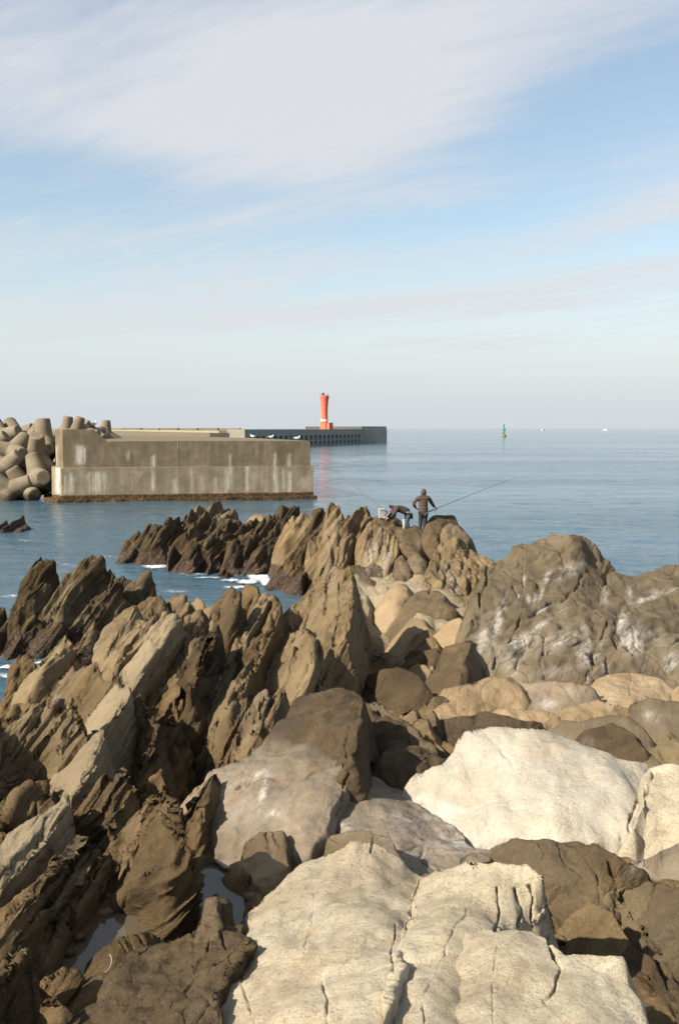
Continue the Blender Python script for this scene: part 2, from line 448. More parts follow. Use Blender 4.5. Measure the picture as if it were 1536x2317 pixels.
stone('grey_dome', 'rock_flake', 'brown', 'h', [(560, 1902, .06), (585, 1880, .15), (635, 1882, .16), (646, 1920, .12), (660, 1962, .0), (600, 1930, 0)], bulge=.03, saw=0, rough=.03, lean=1.4, fine=.6)
stone('grey_dome', 'rock_flake', 'strata', 'h', [(408, 1842, .05), (428, 1812, .16), (452, 1782, .24), (470, 1752, .28), (484, 1746, .28), (472, 1790, .22), (455, 1820, .18), (450, 1850, .1), (425, 1862, .02)], bulge=.02, saw=.03)
stone('grey_dome', 'rock_rib', 'brown', 'h', [(798, 1588, .5), (815, 1580, .6), (832, 1592, .56), (900, 1640, .38), (932, 1692, .25), (880, 1700, .12), (830, 1650, .28)], bulge=.03, saw=.05, rough=.09)
stone('grey_dome', 'rock_rib', 'brown', 'h', [(838, 1592, .4), (862, 1600, .46), (884, 1620, .42), (962, 1680, .3), (988, 1712, .2), (940, 1742, .1), (890, 1682, .15)], bulge=.03, saw=.05, rough=.08)
stone('grey_dome', 'rock_rib', 'strata', 'h', [(783, 1690, .35), (806, 1660, .5), (828, 1655, .5), (842, 1682, .36), (830, 1720, .2), (800, 1762, .12), (784, 1752, .2)], bulge=.03, saw=.05, rough=.08)
stone('grey_dome', 'rock_rib', 'brown', 'h', [(795, 1772, .08), (850, 1728, .25), (892, 1680, .22), (1002, 1712, .25), (952, 1742, .18), (912, 1785, .06), (850, 1762, .12)], bulge=.03, saw=.02, rough=.06)
# --- boulders between the dome and the pit
stone('slab_boulder', 'slab_boulder', 'brown', 'h', [(816, 1560, .08), (825, 1532, .32), (868, 1511, .52), (900, 1508, .56), (928, 1515, .52), (945, 1530, .46), (970, 1560, .28), (952, 1604, .0), (915, 1604, .0), (872, 1586, .03)], bulge=.05, saw=.02, rough=.04, fine=.45, lean=2.0, k=1.5)
stone('round_stone', 'round_stone', 'brown', 'h', [(957, 1614, .02), (964, 1582, .22), (985, 1570, .3), (1006, 1578, .25), (1006, 1612, .04), (985, 1628, -.02)], bulge=.06, saw=0)
for pts in ([(893, 1640, .05), (905, 1608, .2), (935, 1600, .26), (938, 1632, .15), (920, 1650, .04)],
            [(925, 1668, .02), (932, 1632, .2), (965, 1622, .24), (972, 1650, .18), (955, 1680, .04)],
            [(938, 1622, .05), (948, 1592, .22), (975, 1600, .2), (985, 1640, .12), (960, 1650, .05)],
            [(940, 1705, .05), (965, 1660, .22), (1000, 1690, .2), (1010, 1720, .12), (980, 1730, .04)],
            [(985, 1705, .02), (1000, 1678, .18), (1030, 1690, .2), (1020, 1720, .1)]):
    stone('ledge_stone', 'ledge_stone', 'slab', 'h', pts, bulge=.03, saw=.01, rough=.03, each=True, k=1.5)
stone('pit_boulder', 'pit_boulder', 'tan', 'h', [(998, 1466, -.02), (998, 1425, .4), (1012, 1406, .62), (1030, 1398, .74), (1058, 1395, .78), (1071, 1418, .66), (1067, 1446, .36), (1042, 1468, .0)], bulge=.08, saw=0, rough=.05, lean=2.0, k=1.5)
stone('leaning_slab', 'leaning_slab', 'brown', 'h', [(960, 1545, .12), (1000, 1500, .4), (1008, 1464, .6), (1048, 1452, .72), (1068, 1446, .74), (1046, 1500, .5), (1040, 1552, .18), (1000, 1582, -.05)], bulge=.05, saw=.03, rough=.06, fine=.45, lean=2.0)
# --- the great outcrop on the right
stone('great_outcrop', 'rock_face', 'smooth', 'h', [(1036, 1552, .0), (1050, 1490, .35), (1075, 1430, .6), (1092, 1370, .92), (1103, 1300, 1.3), (1120, 1273, 1.42), (1150, 1250, 1.58), (1156, 1233, 1.7), (1178, 1227, 1.74), (1200, 1230, 1.72), (1222, 1220, 1.79), (1255, 1210, 1.86), (1290, 1212, 1.86), (1306, 1222, 1.78), (1340, 1232, 1.7), (1360, 1256, 1.53), (1380, 1291, 1.28), (1375, 1340, 1.02), (1362, 1400, .76), (1350, 1460, .48), (1335, 1560, .02), (1200, 1566, .0), (1100, 1558, .0)], bulge=.06, saw=.04, rough=.09, k=3)
stone('great_outcrop', 'rock_face', 'smooth', 'h', [(1330, 1560, .0), (1346, 1460, .5), (1364, 1400, .8), (1374, 1340, 1.06), (1378, 1292, 1.28), (1425, 1304, 1.2), (1455, 1301, 1.22), (1500, 1287, 1.32), (1540, 1273, 1.42), (1640, 1250, 1.5), (1720, 1540, .1), (1540, 1560, .0), (1430, 1560, .0)], bulge=.08, saw=.03, rough=.08, k=3)
stone('great_outcrop', 'rock_fold', 'smooth', 'h', [(1318, 1552, .05), (1338, 1475, .45), (1362, 1420, .82), (1378, 1390, .95), (1394, 1380, .98), (1382, 1430, .75), (1366, 1475, .52), (1350, 1555, .05)], bulge=.06, saw=.02, rough=.04, k=3)
# --- tan blocks at its foot
stone('tan_block', 'tan_block', 'tan', 'h', [(983, 1636, -.02), (992, 1583, .25), (1014, 1560, .4), (1060, 1544, .48), (1126, 1534, .55), (1158, 1531, .52), (1175, 1542, .48), (1184, 1570, .33), (1184, 1608, .04), (1115, 1614, .02), (1037, 1632, -.02)], bulge=.05, saw=0, rough=.04, lean=2.0, k=1.5)
stone('dull_block', 'dull_block', 'grey', 'h', [(1182, 1610, .02), (1182, 1545, .3), (1230, 1540, .36), (1300, 1545, .36), (1345, 1556, .3), (1368, 1604, .02), (1270, 1616, 0)], bulge=.04, saw=0, rough=.06, lean=2.0, k=1.5)
stone('wide_tan_block', 'wide_tan_block', 'tan', 'h', [(1350, 1572, .18), (1363, 1535, .42), (1385, 1526, .47), (1425, 1523, .49), (1480, 1540, .44), (1524, 1562, .3), (1520, 1582, .1), (1430, 1608, .0), (1375, 1606, .0)], bulge=.05, saw=0, rough=.04, lean=2.0, k=1.5)
stone('edge_tan_block', 'edge_tan_block', 'tan', 'h', [(1522, 1586, .06), (1536, 1550, .32), (1600, 1543, .34), (1640, 1605, .0)], bulge=.04, saw=0, lean=2.0, k=1.5)
stone('low_tan_ledge', 'low_tan_ledge', 'tan', 'h', [(1035, 1632, .02), (1130, 1605, .17), (1220, 1610, .18), (1262, 1622, .14), (1270, 1640, .03), (1180, 1652, -.02)], bulge=.03, saw=0, each=False, lean=2.0, k=1.5)
stone('long_tan_ledge', 'long_tan_ledge', 'tan', 'h', [(1228, 1638, .02), (1280, 1600, .17), (1340, 1589, .23), (1380, 1600, .22), (1442, 1603, .18), (1448, 1630, .03), (1320, 1648, -.02)], bulge=.03, saw=0, lean=2.0, k=1.5)
stone('brown_mound', 'brown_mound', 'brown', 'h', [(983, 1655, .02), (1010, 1632, .2), (1060, 1616, .32), (1105, 1614, .34), (1180, 1636, .3), (1234, 1636, .26), (1242, 1655, .06), (1100, 1672, .12), (1050, 1702, -.04), (1008, 1696, -.04)], bulge=.05, saw=.01, rough=.04, fine=.45, lean=2.0, k=1.5)
stone('long_mound', 'long_mound', 'smooth', 'h', [(1225, 1660, .02), (1268, 1627, .3), (1312, 1632, .32), (1380, 1612, .44), (1422, 1619, .44), (1456, 1645, .38), (1470, 1690, .2), (1476, 1735, .02), (1400, 1728, .03), (1320, 1700, .03), (1260, 1672, .02)], bulge=.06, saw=.01, rough=.05, fine=.45, lean=2.0, k=1.5)
stone('long_mound', 'rock_fold', 'brown', 'h', [(1290, 1690, .08), (1330, 1652, .3), (1385, 1640, .38), (1430, 1660, .36), (1460, 1700, .22), (1475, 1736, .04), (1400, 1730, .05)], bulge=.05, saw=.01, rough=.04, fine=.45, lean=2.0, k=1.5)
stone('dark_block', 'dark_block', 'smooth', 'h', [(1422, 1606, .1), (1438, 1585, .36), (1490, 1581, .4), (1560, 1587, .4), (1640, 1600, .3), (1640, 1668, .02), (1510, 1660, .02), (1448, 1648, .02)], bulge=.05, saw=.01, rough=.05, fine=.45, lean=2.0, k=1.5)
stone('straw_ground', 'straw_ground', 'sand', 'h', [(1440, 1742, .02), (1472, 1690, .16), (1500, 1660, .2), (1640, 1670, .22), (1660, 1745, .1), (1540, 1750, .02)], bulge=.02, saw=0, rough=.06)
# --- broken brown ledge, lower right
stone('brown_ledge', 'rock_block', 'brown', 'h', [(1076, 1942, .02), (1110, 1915, .16), (1150, 1902, .24), (1220, 1908, .26), (1290, 1908, .25), (1345, 1922, .2), (1335, 1985, .1), (1250, 1990, .05), (1150, 1966, .03)], bulge=.05, saw=.0, rough=.06, fine=.6, lean=1.8, k=1.6)
stone('brown_ledge', 'rock_block', 'brown', 'h', [(1220, 1975, .04), (1285, 1935, .18), (1350, 1918, .25), (1392, 1928, .26), (1434, 1955, .2), (1460, 1988, .08), (1450, 2040, -.04), (1390, 2072, -.08), (1310, 2085, -.12), (1240, 2040, -.08)], bulge=.05, saw=.0, rough=.07, fine=.6, lean=1.8, k=1.6)
stone('brown_ledge', 'rock_block', 'brown', 'h', [(1372, 2010, .06), (1450, 1985, .15), (1492, 1990, .17), (1560, 2020, .17), (1660, 2060, .1), (1660, 2420, .0), (1570, 2420, -.1), (1490, 2200, -.13), (1440, 2100, -.1), (1396, 2050, -.04)], bulge=.03, saw=.0, rough=.06, fine=.6, lean=1.6, k=2)
stone('brown_ledge', 'rock_flake', 'slab', 'h', [(1262, 2098, -.12), (1290, 2065, .0), (1340, 2045, .08), (1380, 2065, .08), (1416, 2115, .0), (1414, 2165, -.1), (1370, 2175, -.14), (1300, 2140, -.14)], bulge=.03, saw=.0, rough=.04, fine=.6, lean=1.6, k=2)
stone('brown_ledge', 'rock_flake', 'brown', 'h', [(1392, 2190, -.12), (1425, 2145, .02), (1462, 2160, .04), (1500, 2220, .02), (1560, 2330, -.02), (1540, 2400, -.16), (1470, 2240, -.2)], bulge=.02, saw=.0, rough=.05, fine=.6, lean=1.6, k=2)
stone('grey_edge_rock', 'grey_edge_rock', 'grey', 'h', [(1448, 1955, -.02), (1490, 1925, .15), (1560, 1900, .2), (1640, 1950, .1), (1640, 2020, 0), (1510, 1995, -.02)], bulge=.04, saw=.01, rough=.04, k=1.5)

# --- the tilted beds on the left
def L(mat, pts, part='rock_slab', **o):
    stone('tilted_beds', part, mat, 'h', pts, **{**dict(bulge=.03, saw=.10, rough=.045, k=3.2), **o})
L('slab', [(188, 1500, .0), (212, 1460, .25), (236, 1424, .4), (272, 1388, .55), (296, 1379, .6), (325, 1383, .62), (352, 1408, .58), (337, 1440, .5), (287, 1500, .36), (258, 1537, .2), (220, 1516, .1)], bulge=.07, saw=.05)
L('slab', [(258, 1545, .15), (300, 1482, .4), (350, 1420, .62), (398, 1384, .82), (405, 1394, .82), (380, 1422, .74), (340, 1478, .6), (306, 1526, .46), (288, 1548, .36)], saw=.03, rough=.03, tint=1.0, k=5)
L('slab', [(106, 1598, -.02), (122, 1553, .2), (155, 1513, .4), (184, 1498, .5), (226, 1518, .5), (257, 1537, .47), (242, 1562, .36), (210, 1594, .2), (160, 1594, .1)], bulge=.06)
L('slab', [(196, 1655, .08), (198, 1612, .25), (225, 1585, .36), (258, 1546, .48), (291, 1547, .54), (294, 1570, .52), (263, 1620, .44), (233, 1656, .36), (205, 1660, .13)], saw=.03, rough=.03, tint=.95, k=5)
L('slab', [(98, 1768, .02), (130, 1728, .15), (178, 1705, .2), (190, 1680, .26), (210, 1646, .36), (236, 1647, .45), (228, 1675, .42), (202, 1728, .36), (215, 1721, .38), (185, 1774, .3), (159, 1803, .22), (130, 1804, .05)], saw=.03, rough=.03, tint=.95, k=5)
L('slab', [(-60, 1995, .0), (5, 1905, .1), (86, 1862, .15), (112, 1832, .2), (158, 1799, .32), (156, 1823, .31), (111, 1876, .27), (97, 1884, .26), (49, 1945, .22), (0, 2003, .17), (-80, 2090, .1)], saw=.03, rough=.04, tint=.8, k=5)
L('strata', [(-80, 1840, .06), (-80, 1690, .36), (0, 1655, .42), (52, 1630, .48), (82, 1608, .53), (105, 1594, .58), (146, 1587, .62), (169, 1600, .6), (200, 1656, .4), (182, 1688, .3), (132, 1730, .18), (92, 1746, .1), (45, 1755, .08), (0, 1806, .02)], bulge=.08, saw=.09, tint=.15)
L('strata', [(-80, 1870, -.02), (0, 1800, .05), (35, 1775, .12), (90, 1788, .12), (137, 1815, .12), (88, 1866, .02), (30, 1886, -.02), (-60, 1915, -.05)], rough=.14)
L('slab', [(38, 1565, -.02), (55, 1530, .2), (92, 1500, .36), (125, 1467, .52), (148, 1444, .64), (158, 1446, .64), (151, 1466, .54), (96, 1522, .32), (64, 1572, .08)], k=4)
L('strata', [(15, 1556, -.05), (38, 1500, .35), (58, 1486, .52), (76, 1500, .42), (73, 1522, .2), (45, 1552, .0)], k=4)
L('strata', [(82, 1574, .0), (125, 1522, .25), (166, 1470, .42), (205, 1432, .52), (218, 1417, .58), (215, 1448, .47), (193, 1485, .32), (131, 1534, .13), (100, 1576, -.03)])
L('strata', [(290, 1408, .28), (310, 1370, .48), (340, 1354, .55), (371, 1362, .55), (377, 1390, .42), (350, 1414, .28)], bulge=.06, tint=.1)
L('strata', [(366, 1408, .25), (385, 1358, .52), (400, 1346, .64), (413, 1349, .64), (417, 1365, .52), (437, 1380, .42), (436, 1406, .25)], bulge=.05)
L('slab', [(428, 1398, .18), (437, 1364, .46), (448, 1355, .54), (461, 1369, .44), (461, 1388, .28), (445, 1402, .15)], bulge=.06, saw=.02)
L('strata', [(294, 1580, .12), (310, 1545, .25), (350, 1492, .4), (355, 1468, .46), (388, 1436, .52), (412, 1398, .58), (452, 1394, .58), (486, 1386, .64), (489, 1412, .58), (458, 1464, .48), (416, 1520, .38), (402, 1574, .26), (391, 1596, .14), (370, 1624, .06), (334, 1606, .06)], saw=.11, tint=.3)
L('strata', [(392, 1585, .12), (412, 1520, .42), (446, 1476, .62), (468, 1430, .74), (489, 1411, .84), (494, 1430, .8), (460, 1500, .65), (434, 1550, .5), (416, 1590, .22)], tint=-1.0, k=4.5)
L('strata', [(478, 1412, .5), (492, 1378, .72), (508, 1354, .88), (535, 1341, 1.0), (541, 1358, .95), (526, 1392, .84), (509, 1415, .73), (492, 1424, .6)], tint=-.35, k=4.5)
L('strata', [(452, 1400, .4), (470, 1374, .52), (500, 1354, .64), (507, 1375, .6), (486, 1400, .48)])
L('strata', [(434, 1606, .06), (445, 1575, .2), (482, 1526, .32), (525, 1475, .43), (548, 1430, .54), (563, 1400, .6), (580, 1365, .7), (597, 1342, .85), (606, 1345, .84), (592, 1395, .68), (572, 1430, .58), (547, 1470, .53), (512, 1520, .43), (477, 1572, .32), (455, 1626, .08)], saw=.10, tint=.25)
L('strata', [(452, 1668, -.03), (465, 1620, .15), (480, 1575, .28), (515, 1520, .38), (548, 1470, .48), (575, 1430, .56), (592, 1395, .65), (605, 1346, .82), (616, 1349, .82), (628, 1380, .74), (626, 1400, .68), (607, 1430, .63), (592, 1465, .58), (577, 1502, .52), (550, 1550, .42), (512, 1594, .3), (475, 1650, .1)], saw=.11, tint=.15)
L('strata', [(532, 1382, .4), (538, 1340, .73), (556, 1321, .9), (577, 1324, .9), (583, 1342, .8), (573, 1368, .53), (550, 1386, .4)], bulge=.05)
L('strata', [(478, 1698, -.05), (490, 1630, .2), (515, 1590, .32), (545, 1558, .38), (562, 1558, .38), (552, 1600, .32), (522, 1652, .2), (500, 1708, -.02)], tint=.1)
L('strata', [(522, 1718, -.02), (535, 1660, .22), (560, 1600, .32), (590, 1558, .42), (606, 1558, .42), (592, 1610, .37), (577, 1650, .32), (562, 1704, .13), (545, 1728, .0)], tint=.15)
L('strata', [(566, 1718, .0), (575, 1660, .27), (600, 1600, .37), (626, 1558, .44), (642, 1568, .43), (627, 1620, .37), (602, 1686, .18)], tint=.2)
# stones lying in the dark gully
for pts in ([(248, 1666, .06), (262, 1635, .26), (286, 1605, .38), (308, 1585, .44), (341, 1610, .44), (349, 1632, .37), (332, 1670, .3), (311, 1702, .2), (296, 1736, .0), (270, 1706, -.03)],
            [(198, 1742, .0), (225, 1700, .2), (250, 1664, .33), (273, 1674, .33), (277, 1700, .2), (263, 1746, -.04), (225, 1748, -.03)],
            [(362, 1655, .02), (375, 1630, .2), (400, 1626, .24), (408, 1650, .18), (398, 1680, .0), (380, 1690, -.05)],
            [(362, 1740, -.1), (372, 1700, .06), (392, 1682, .14), (396, 1700, .08), (380, 1738, -.1)],
            [(300, 1755, -.05), (312, 1730, .1), (330, 1724, .14), (330, 1745, .05), (312, 1768, -.08)],
            [(330, 1795, -.02), (340, 1765, .12), (365, 1745, .18), (374, 1770, .12), (350, 1800, .0)]):
    stone('gully_stone', 'gully_stone', 'strata', 'h', pts, bulge=.03, saw=.03, rough=.08, each=True)
L('strata', [(98, 1918, .0), (140, 1870, .12), (165, 1815, .22), (208, 1772, .32), (240, 1741, .42), (280, 1744, .4), (300, 1782, .3), (264, 1814, .26), (248, 1850, .2), (210, 1872, .1), (160, 1890, .05), (112, 1936, -.05)], bulge=.05, rough=.09, tint=.1)
stone('dark_pyramid', 'rock_face', 'strata', 'h', [(254, 2082, -.06), (286, 2000, .08), (300, 1930, .18), (308, 1890, .27), (332, 1845, .38), (344, 1805, .52), (377, 1792, .66), (398, 1815, .66), (408, 1870, .56), (394, 1935, .42), (368, 1972, .30), (338, 2014, .16), (305, 2084, -.05)], bulge=.06, saw=.04, rough=.08, tint=-.1, k=3.5)
stone('dark_pyramid', 'rock_rib', 'strata', 'h', [(226, 1932, 0.028), (262, 1890, 0.172), (292, 1848, 0.268), (335, 1807, 0.38), (332, 1846, 0.348), (294, 1907, 0.244), (262, 1936, 0.06)], bulge=.03, saw=.05, rough=.08)
# ribs in the left foreground
def N(mat, pts, **o):
    stone('foreground_ribs', 'rock_rib', mat, 'h', pts, **{**dict(bulge=.03, saw=.05, rough=.04, k=3), **o})
N('strata', [(-90, 2155, -0.005), (0, 2055, 0.115), (60, 2000, 0.157), (100, 1955, 0.2), (150, 1920, 0.259), (185, 1895, 0.31), (216, 1889, 0.31), (192, 1925, 0.293), (154, 1975, 0.267), (114, 2028, 0.234), (54, 2088, 0.182), (34, 2142, 0.14), (0, 2195, 0.115), (-90, 2290, 0.072)], tint=.25, k=4)
N('slab', [(-70, 2090, -.03), (0, 2022, .08), (60, 1965, .15), (106, 1929, .2), (97, 1950, .16), (42, 2012, .08), (0, 2060, .0)])
N('strata', [(42, 2180, -0.014), (50, 2148, 0.135), (80, 2108, 0.215), (96, 2076, 0.25), (126, 2043, 0.285), (145, 2014, 0.307), (183, 1968, 0.377), (222, 1928, 0.446), (248, 1921, 0.468), (262, 1935, 0.446), (227, 1988, 0.377), (202, 2022, 0.331), (160, 2060, 0.273), (126, 2106, 0.227), (99, 2147, 0.169), (85, 2176, 0.043)], rough=.09, k=4)
N('strata', [(128, 2172, -.08), (138, 2112, .06), (160, 2080, .13), (180, 2048, .19), (220, 2000, .28), (260, 1950, .37), (278, 1921, .41), (299, 1920, .41), (291, 1965, .31), (263, 2000, .18), (236, 2028, .07), (190, 2072, .0), (150, 2114, -.05), (142, 2168, -.09)], rough=.12, k=4)
N('strata', [(-90, 2310, .1), (0, 2208, .17), (40, 2175, .2), (60, 2159, .2), (75, 2182, .17), (67, 2202, .13), (53, 2228, .1), (29, 2264, .05), (10, 2310, -.02), (-70, 2420, -.02)], rough=.07)
for pts in ([(90, 2256, -.05), (97, 2224, .1), (135, 2202, .16), (168, 2202, .15), (152, 2228, .07), (135, 2260, -.04)],
            [(84, 2330, -.05), (92, 2262, .1), (115, 2250, .13), (141, 2275, .1), (133, 2322, .02), (110, 2390, -.05)]):
    stone('pool_stone', 'pool_stone', 'strata', 'h', pts, bulge=.03, saw=.02, rough=.07, each=True)
stone('pool_slab', 'rock_block', 'brown', 'h', [(150, 2440, .03), (185, 2335, -.05), (240, 2262, -.06), (285, 2182, -.07), (345, 2154, -.04), (400, 2142, .02), (445, 2124, .07), (465, 2092, .06), (475, 2047, .08), (490, 2042, .10), (517, 2102, .08), (557, 2114, .07), (548, 2200, .14), (487, 2288, .13), (470, 2440, .1)], bulge=.03, saw=.02, rough=.06, k=5, lean=1.6)
stone('pool_slab', 'rock_fin', 'brown', 'h', [(392, 2150, .0), (440, 2118, .13), (468, 2080, .16), (476, 2044, .18), (492, 2040, .2), (512, 2092, .15), (500, 2140, .12), (455, 2200, .08)], bulge=.03, saw=.04, rough=.06)
stone('pink_block', 'pink_block', 'tan', 'h', [(509, 2010, -.06), (520, 1956, .12), (560, 1940, .2), (590, 1930, .24), (613, 1934, .24), (647, 1965, .16), (592, 1988, .1), (552, 2034, -.05), (525, 2030, -.06)], bulge=.03, saw=0, rough=.03, lean=2.0)
# --- tall central slab
stone('tall_slab', 'rock_face', 'slab', 'h', [(594, 1618, -.02), (600, 1565, .2), (608, 1526, .32), (622, 1498, .37), (648, 1465, .42), (655, 1425, .47), (645, 1400, .45), (655, 1377, .53), (685, 1353, .68), (708, 1332, .84), (728, 1312, 1.0), (745, 1290, 1.16), (768, 1277, 1.27), (790, 1283, 1.28), (796, 1326, 1.12), (807, 1365, .96), (796, 1400, .86), (787, 1443, .76), (750, 1467, .65), (709, 1500, .55), (682, 1547, .43), (667, 1592, .18), (626, 1628, -.02)], bulge=.06, saw=.07, rough=.07, k=4.5, tint=-.12)
stone('tall_slab', 'rock_cliff', 'strata', 'h', [(688, 1568, -.02), (710, 1500, .35), (750, 1466, .52), (786, 1444, .6), (808, 1438, .56), (814, 1490, .18), (802, 1548, -.06), (740, 1572, -.12)], bulge=.03, rough=.13, k=4)
stone('tall_slab', 'rock_fin', 'strata', 'h', [(798, 1538, -.08), (808, 1490, .25), (818, 1454, .44), (826, 1459, .42), (822, 1500, .2), (814, 1538, -.08)], bulge=.02, k=5)
# --- stones on the yellow ground
for mt, pts in (('brown', [(926, 1374, .02), (945, 1340, .22), (985, 1338, .28), (1002, 1350, .22), (987, 1378, .07), (950, 1386, .02)]),
                ('brown', [(956, 1390, .02), (975, 1364, .26), (1000, 1361, .32), (1022, 1372, .27), (1020, 1396, .04), (990, 1400, .0)]),
                ('tan', [(881, 1354, .02), (895, 1325, .22), (915, 1321, .27), (920, 1345, .15), (900, 1362, .02)]),
                ('slab', [(953, 1464, -.03), (963, 1446, .12), (984, 1440, .16), (987, 1460, .08), (970, 1474, -.02)]),
                ('brown', [(948, 1496, -.03), (960, 1472, .2), (985, 1469, .22), (992, 1488, .1), (970, 1510, -.02)]),
                ('brown', [(920, 1494, -.03), (930, 1470, .16), (945, 1469, .17), (957, 1490, .05), (935, 1505, -.02)]),
                ('tan', [(936, 1524, -.02), (942, 1505, .15), (958, 1502, .2), (969, 1512, .13), (960, 1531, -.02)]),
                ('tan', [(925, 1420, -.02), (935, 1398, .14), (955, 1400, .18), (962, 1418, .1), (945, 1432, -.02)]),
                ('slab', [(950, 1444, -.02), (955, 1425, .12), (975, 1422, .15), (985, 1436, .08), (965, 1450, -.02)])):
    stone('loose_stone', 'loose_stone', mt, 'h', pts, bulge=.06, saw=0, rough=.03, each=True, k=1.3, zs=.8, lean=2.0)

# --- outcrop in the sea at the left
def A(pts, **o):
    stone('sea_outcrop', o.pop('part', 'rock_slab'), 'reef', 'd', pts, **{**dict(bulge=.05, saw=.09, rough=.13, k=4), **o})
A([(35, 1372, 22.4), (60, 1305, 22.8), (80, 1272, 22.95), (95, 1255, 23.0), (105, 1278, 23.05), (130, 1295, 23.2), (142, 1320, 23), (110, 1348, 22.8), (70, 1398, 22.3), (40, 1398, 22.2)], part='rock_spike', tint=-.1)
A([(30, 1420, 21.9), (60, 1385, 22.3), (110, 1345, 22.6), (150, 1312, 22.9), (190, 1280, 23.1), (215, 1271, 23.2), (237, 1264, 23.3), (263, 1312, 23.2), (252, 1340, 22.95), (217, 1400, 22.4), (182, 1440, 21.9), (160, 1475, 21.6), (120, 1425, 21.85), (70, 1425, 21.75)], saw=.14, tint=.35)
A([(252, 1350, 24), (262, 1330, 24.2), (275, 1308, 24.4), (285, 1315, 24.5), (310, 1302, 24.6), (333, 1299, 24.7), (341, 1325, 24.6), (349, 1364, 24.1), (320, 1378, 23.7), (270, 1406, 23.1)], tint=.1)
A([(-80, 1395, 22.1), (0, 1372, 22.4), (30, 1395, 22.1), (100, 1415, 21.8), (160, 1440, 21.7), (202, 1440, 22.1), (192, 1478, 21.5), (130, 1500, 21.2), (60, 1503, 21.15), (-80, 1508, 21.1)], part='rock_base', rough=.16)
A([(198, 1446, 22.0), (262, 1315, 23.3), (300, 1370, 23.8), (347, 1385, 24), (250, 1446, 22.4), (200, 1486, 21.5)], part='rock_base', rough=.14)
stone('far_left_rock', 'far_left_rock', 'reef', 'd', [(-30, 1208, 48), (-10, 1190, 48.6), (12, 1180, 49), (24, 1190, 48.8), (40, 1176, 49.2), (56, 1174, 49.2), (60, 1195, 48.4), (50, 1208, 47.8), (10, 1210, 47.6)], bulge=.05, saw=.1, rough=.15, tint=-.5)
# --- long reef
def B(pts, **o):
    stone('long_reef', o.pop('part', 'rock_slab'), 'reef', 'd', pts, **{**dict(bulge=.06, saw=.14, rough=.2, k=3), **o})
B([(260, 1276, 36.6), (285, 1225, 37.6), (300, 1208, 38), (330, 1200, 38.5), (345, 1190, 38.8), (370, 1195, 38.8), (395, 1215, 38), (402, 1240, 37.3), (387, 1268, 36.6), (330, 1279, 36.4)], part='rock_base', tint=-.5)
B([(374, 1302, 33.9), (400, 1255, 35), (430, 1235, 35.5), (480, 1218, 36), (540, 1225, 36), (600, 1215, 36.2), (622, 1240, 35.5), (618, 1294, 33.7), (560, 1304, 33.3), (540, 1313, 32.9), (480, 1306, 33.3)], part='rock_base', saw=.2, tint=-.55)
B([(382, 1230, 36.8), (390, 1195, 39), (420, 1185, 39.5), (455, 1170, 40.5), (500, 1172, 41), (560, 1178, 41), (600, 1185, 40), (622, 1200, 38.5), (602, 1222, 37), (540, 1232, 36.2), (470, 1230, 36.1)], saw=.16, tint=-.25)
B([(436, 1180, 40.8), (445, 1155, 42), (468, 1147, 42.5), (478, 1155, 42.5), (485, 1145, 42.6), (495, 1144, 42.8), (511, 1143, 42.8), (523, 1150, 42.8), (525, 1170, 41.8), (490, 1182, 40.8)], part='rock_crown', tint=.55, saw=.12)
B([(400, 1190, 39.4), (412, 1172, 40.4), (430, 1160, 41), (442, 1165, 41), (440, 1190, 39.8)], part='rock_spike', tint=.3)
for x0, y0, h in ((338, 1222, 34), (360, 1224, 32), (376, 1216, 36), (392, 1208, 30), (470, 1250, 34), (520, 1262, 40), (548, 1250, 36), (430, 1262, 34), (575, 1265, 40), (500, 1210, 24)):
    dd = 36.9 - (y0 - 1215) * .055
    B([(x0 - 12, y0 + 6, dd - .5), (x0 - 2, y0 - h * .6, dd), (x0 + 10, y0 - h, dd + .35), (x0 + 16, y0 - h, dd + .35), (x0 + 12, y0 - h * .5, dd), (x0 + 4, y0 + 6, dd - .5)], part='rock_spike', saw=.04, rough=.1, k=4.5, tint=-.45)
B([(586, 1232, 36.2), (600, 1190, 37.5), (612, 1167, 38), (626, 1167, 38), (641, 1190, 37.8), (650, 1225, 36.9), (628, 1275, 34.8), (604, 1266, 35.2)], part='rock_fin', saw=.06, tint=-.3, k=4)
stone('pale_reef_stone', 'pale_reef_stone', 'tan', 'd', [(560, 1183, 40.8), (575, 1168, 41.5), (590, 1164, 41.6), (603, 1170, 41.5), (607, 1186, 40.7)], bulge=.1, saw=0, rough=.1)
stone('far_purple_rock', 'far_purple_rock', 'reef', 'd', [(622, 1175, 42.8), (640, 1152, 43.5), (660, 1145, 44), (673, 1149, 44), (670, 1167, 43.3), (645, 1177, 42.8)], bulge=.08, saw=.08, rough=.15, tint=-.6)
# --- the anglers' outcrop
def C(mat, pts, **o):
    stone('anglers_outcrop', o.pop('part', 'rock_slab'), mat, 'd', pts, **{**dict(bulge=.06, saw=.10, rough=.14, k=3.5), **o})
C('reef', [(596, 1348, 30.0), (612, 1310, 30.9), (640, 1260, 31.4), (680, 1220, 32), (700, 1190, 32.4), (715, 1150, 33), (736, 1145, 33), (736, 1180, 32.4), (717, 1230, 31.6), (702, 1280, 30.8), (682, 1334, 29.3), (640, 1350, 29.6)], tint=-.15)
C('strata', [(688, 1295, 30), (700, 1230, 31.2), (730, 1190, 31.8), (745, 1139, 32.5), (761, 1139, 32.5), (770, 1165, 32.2), (767, 1200, 31.5), (742, 1230, 31), (722, 1285, 29.8)], part='rock_spike', k=5)
C('strata', [(718, 1306, 28.8), (735, 1240, 30.3), (760, 1210, 30.8), (790, 1190, 31.2), (792, 1240, 30.2), (777, 1272, 29.3), (745, 1306, 28.5)])
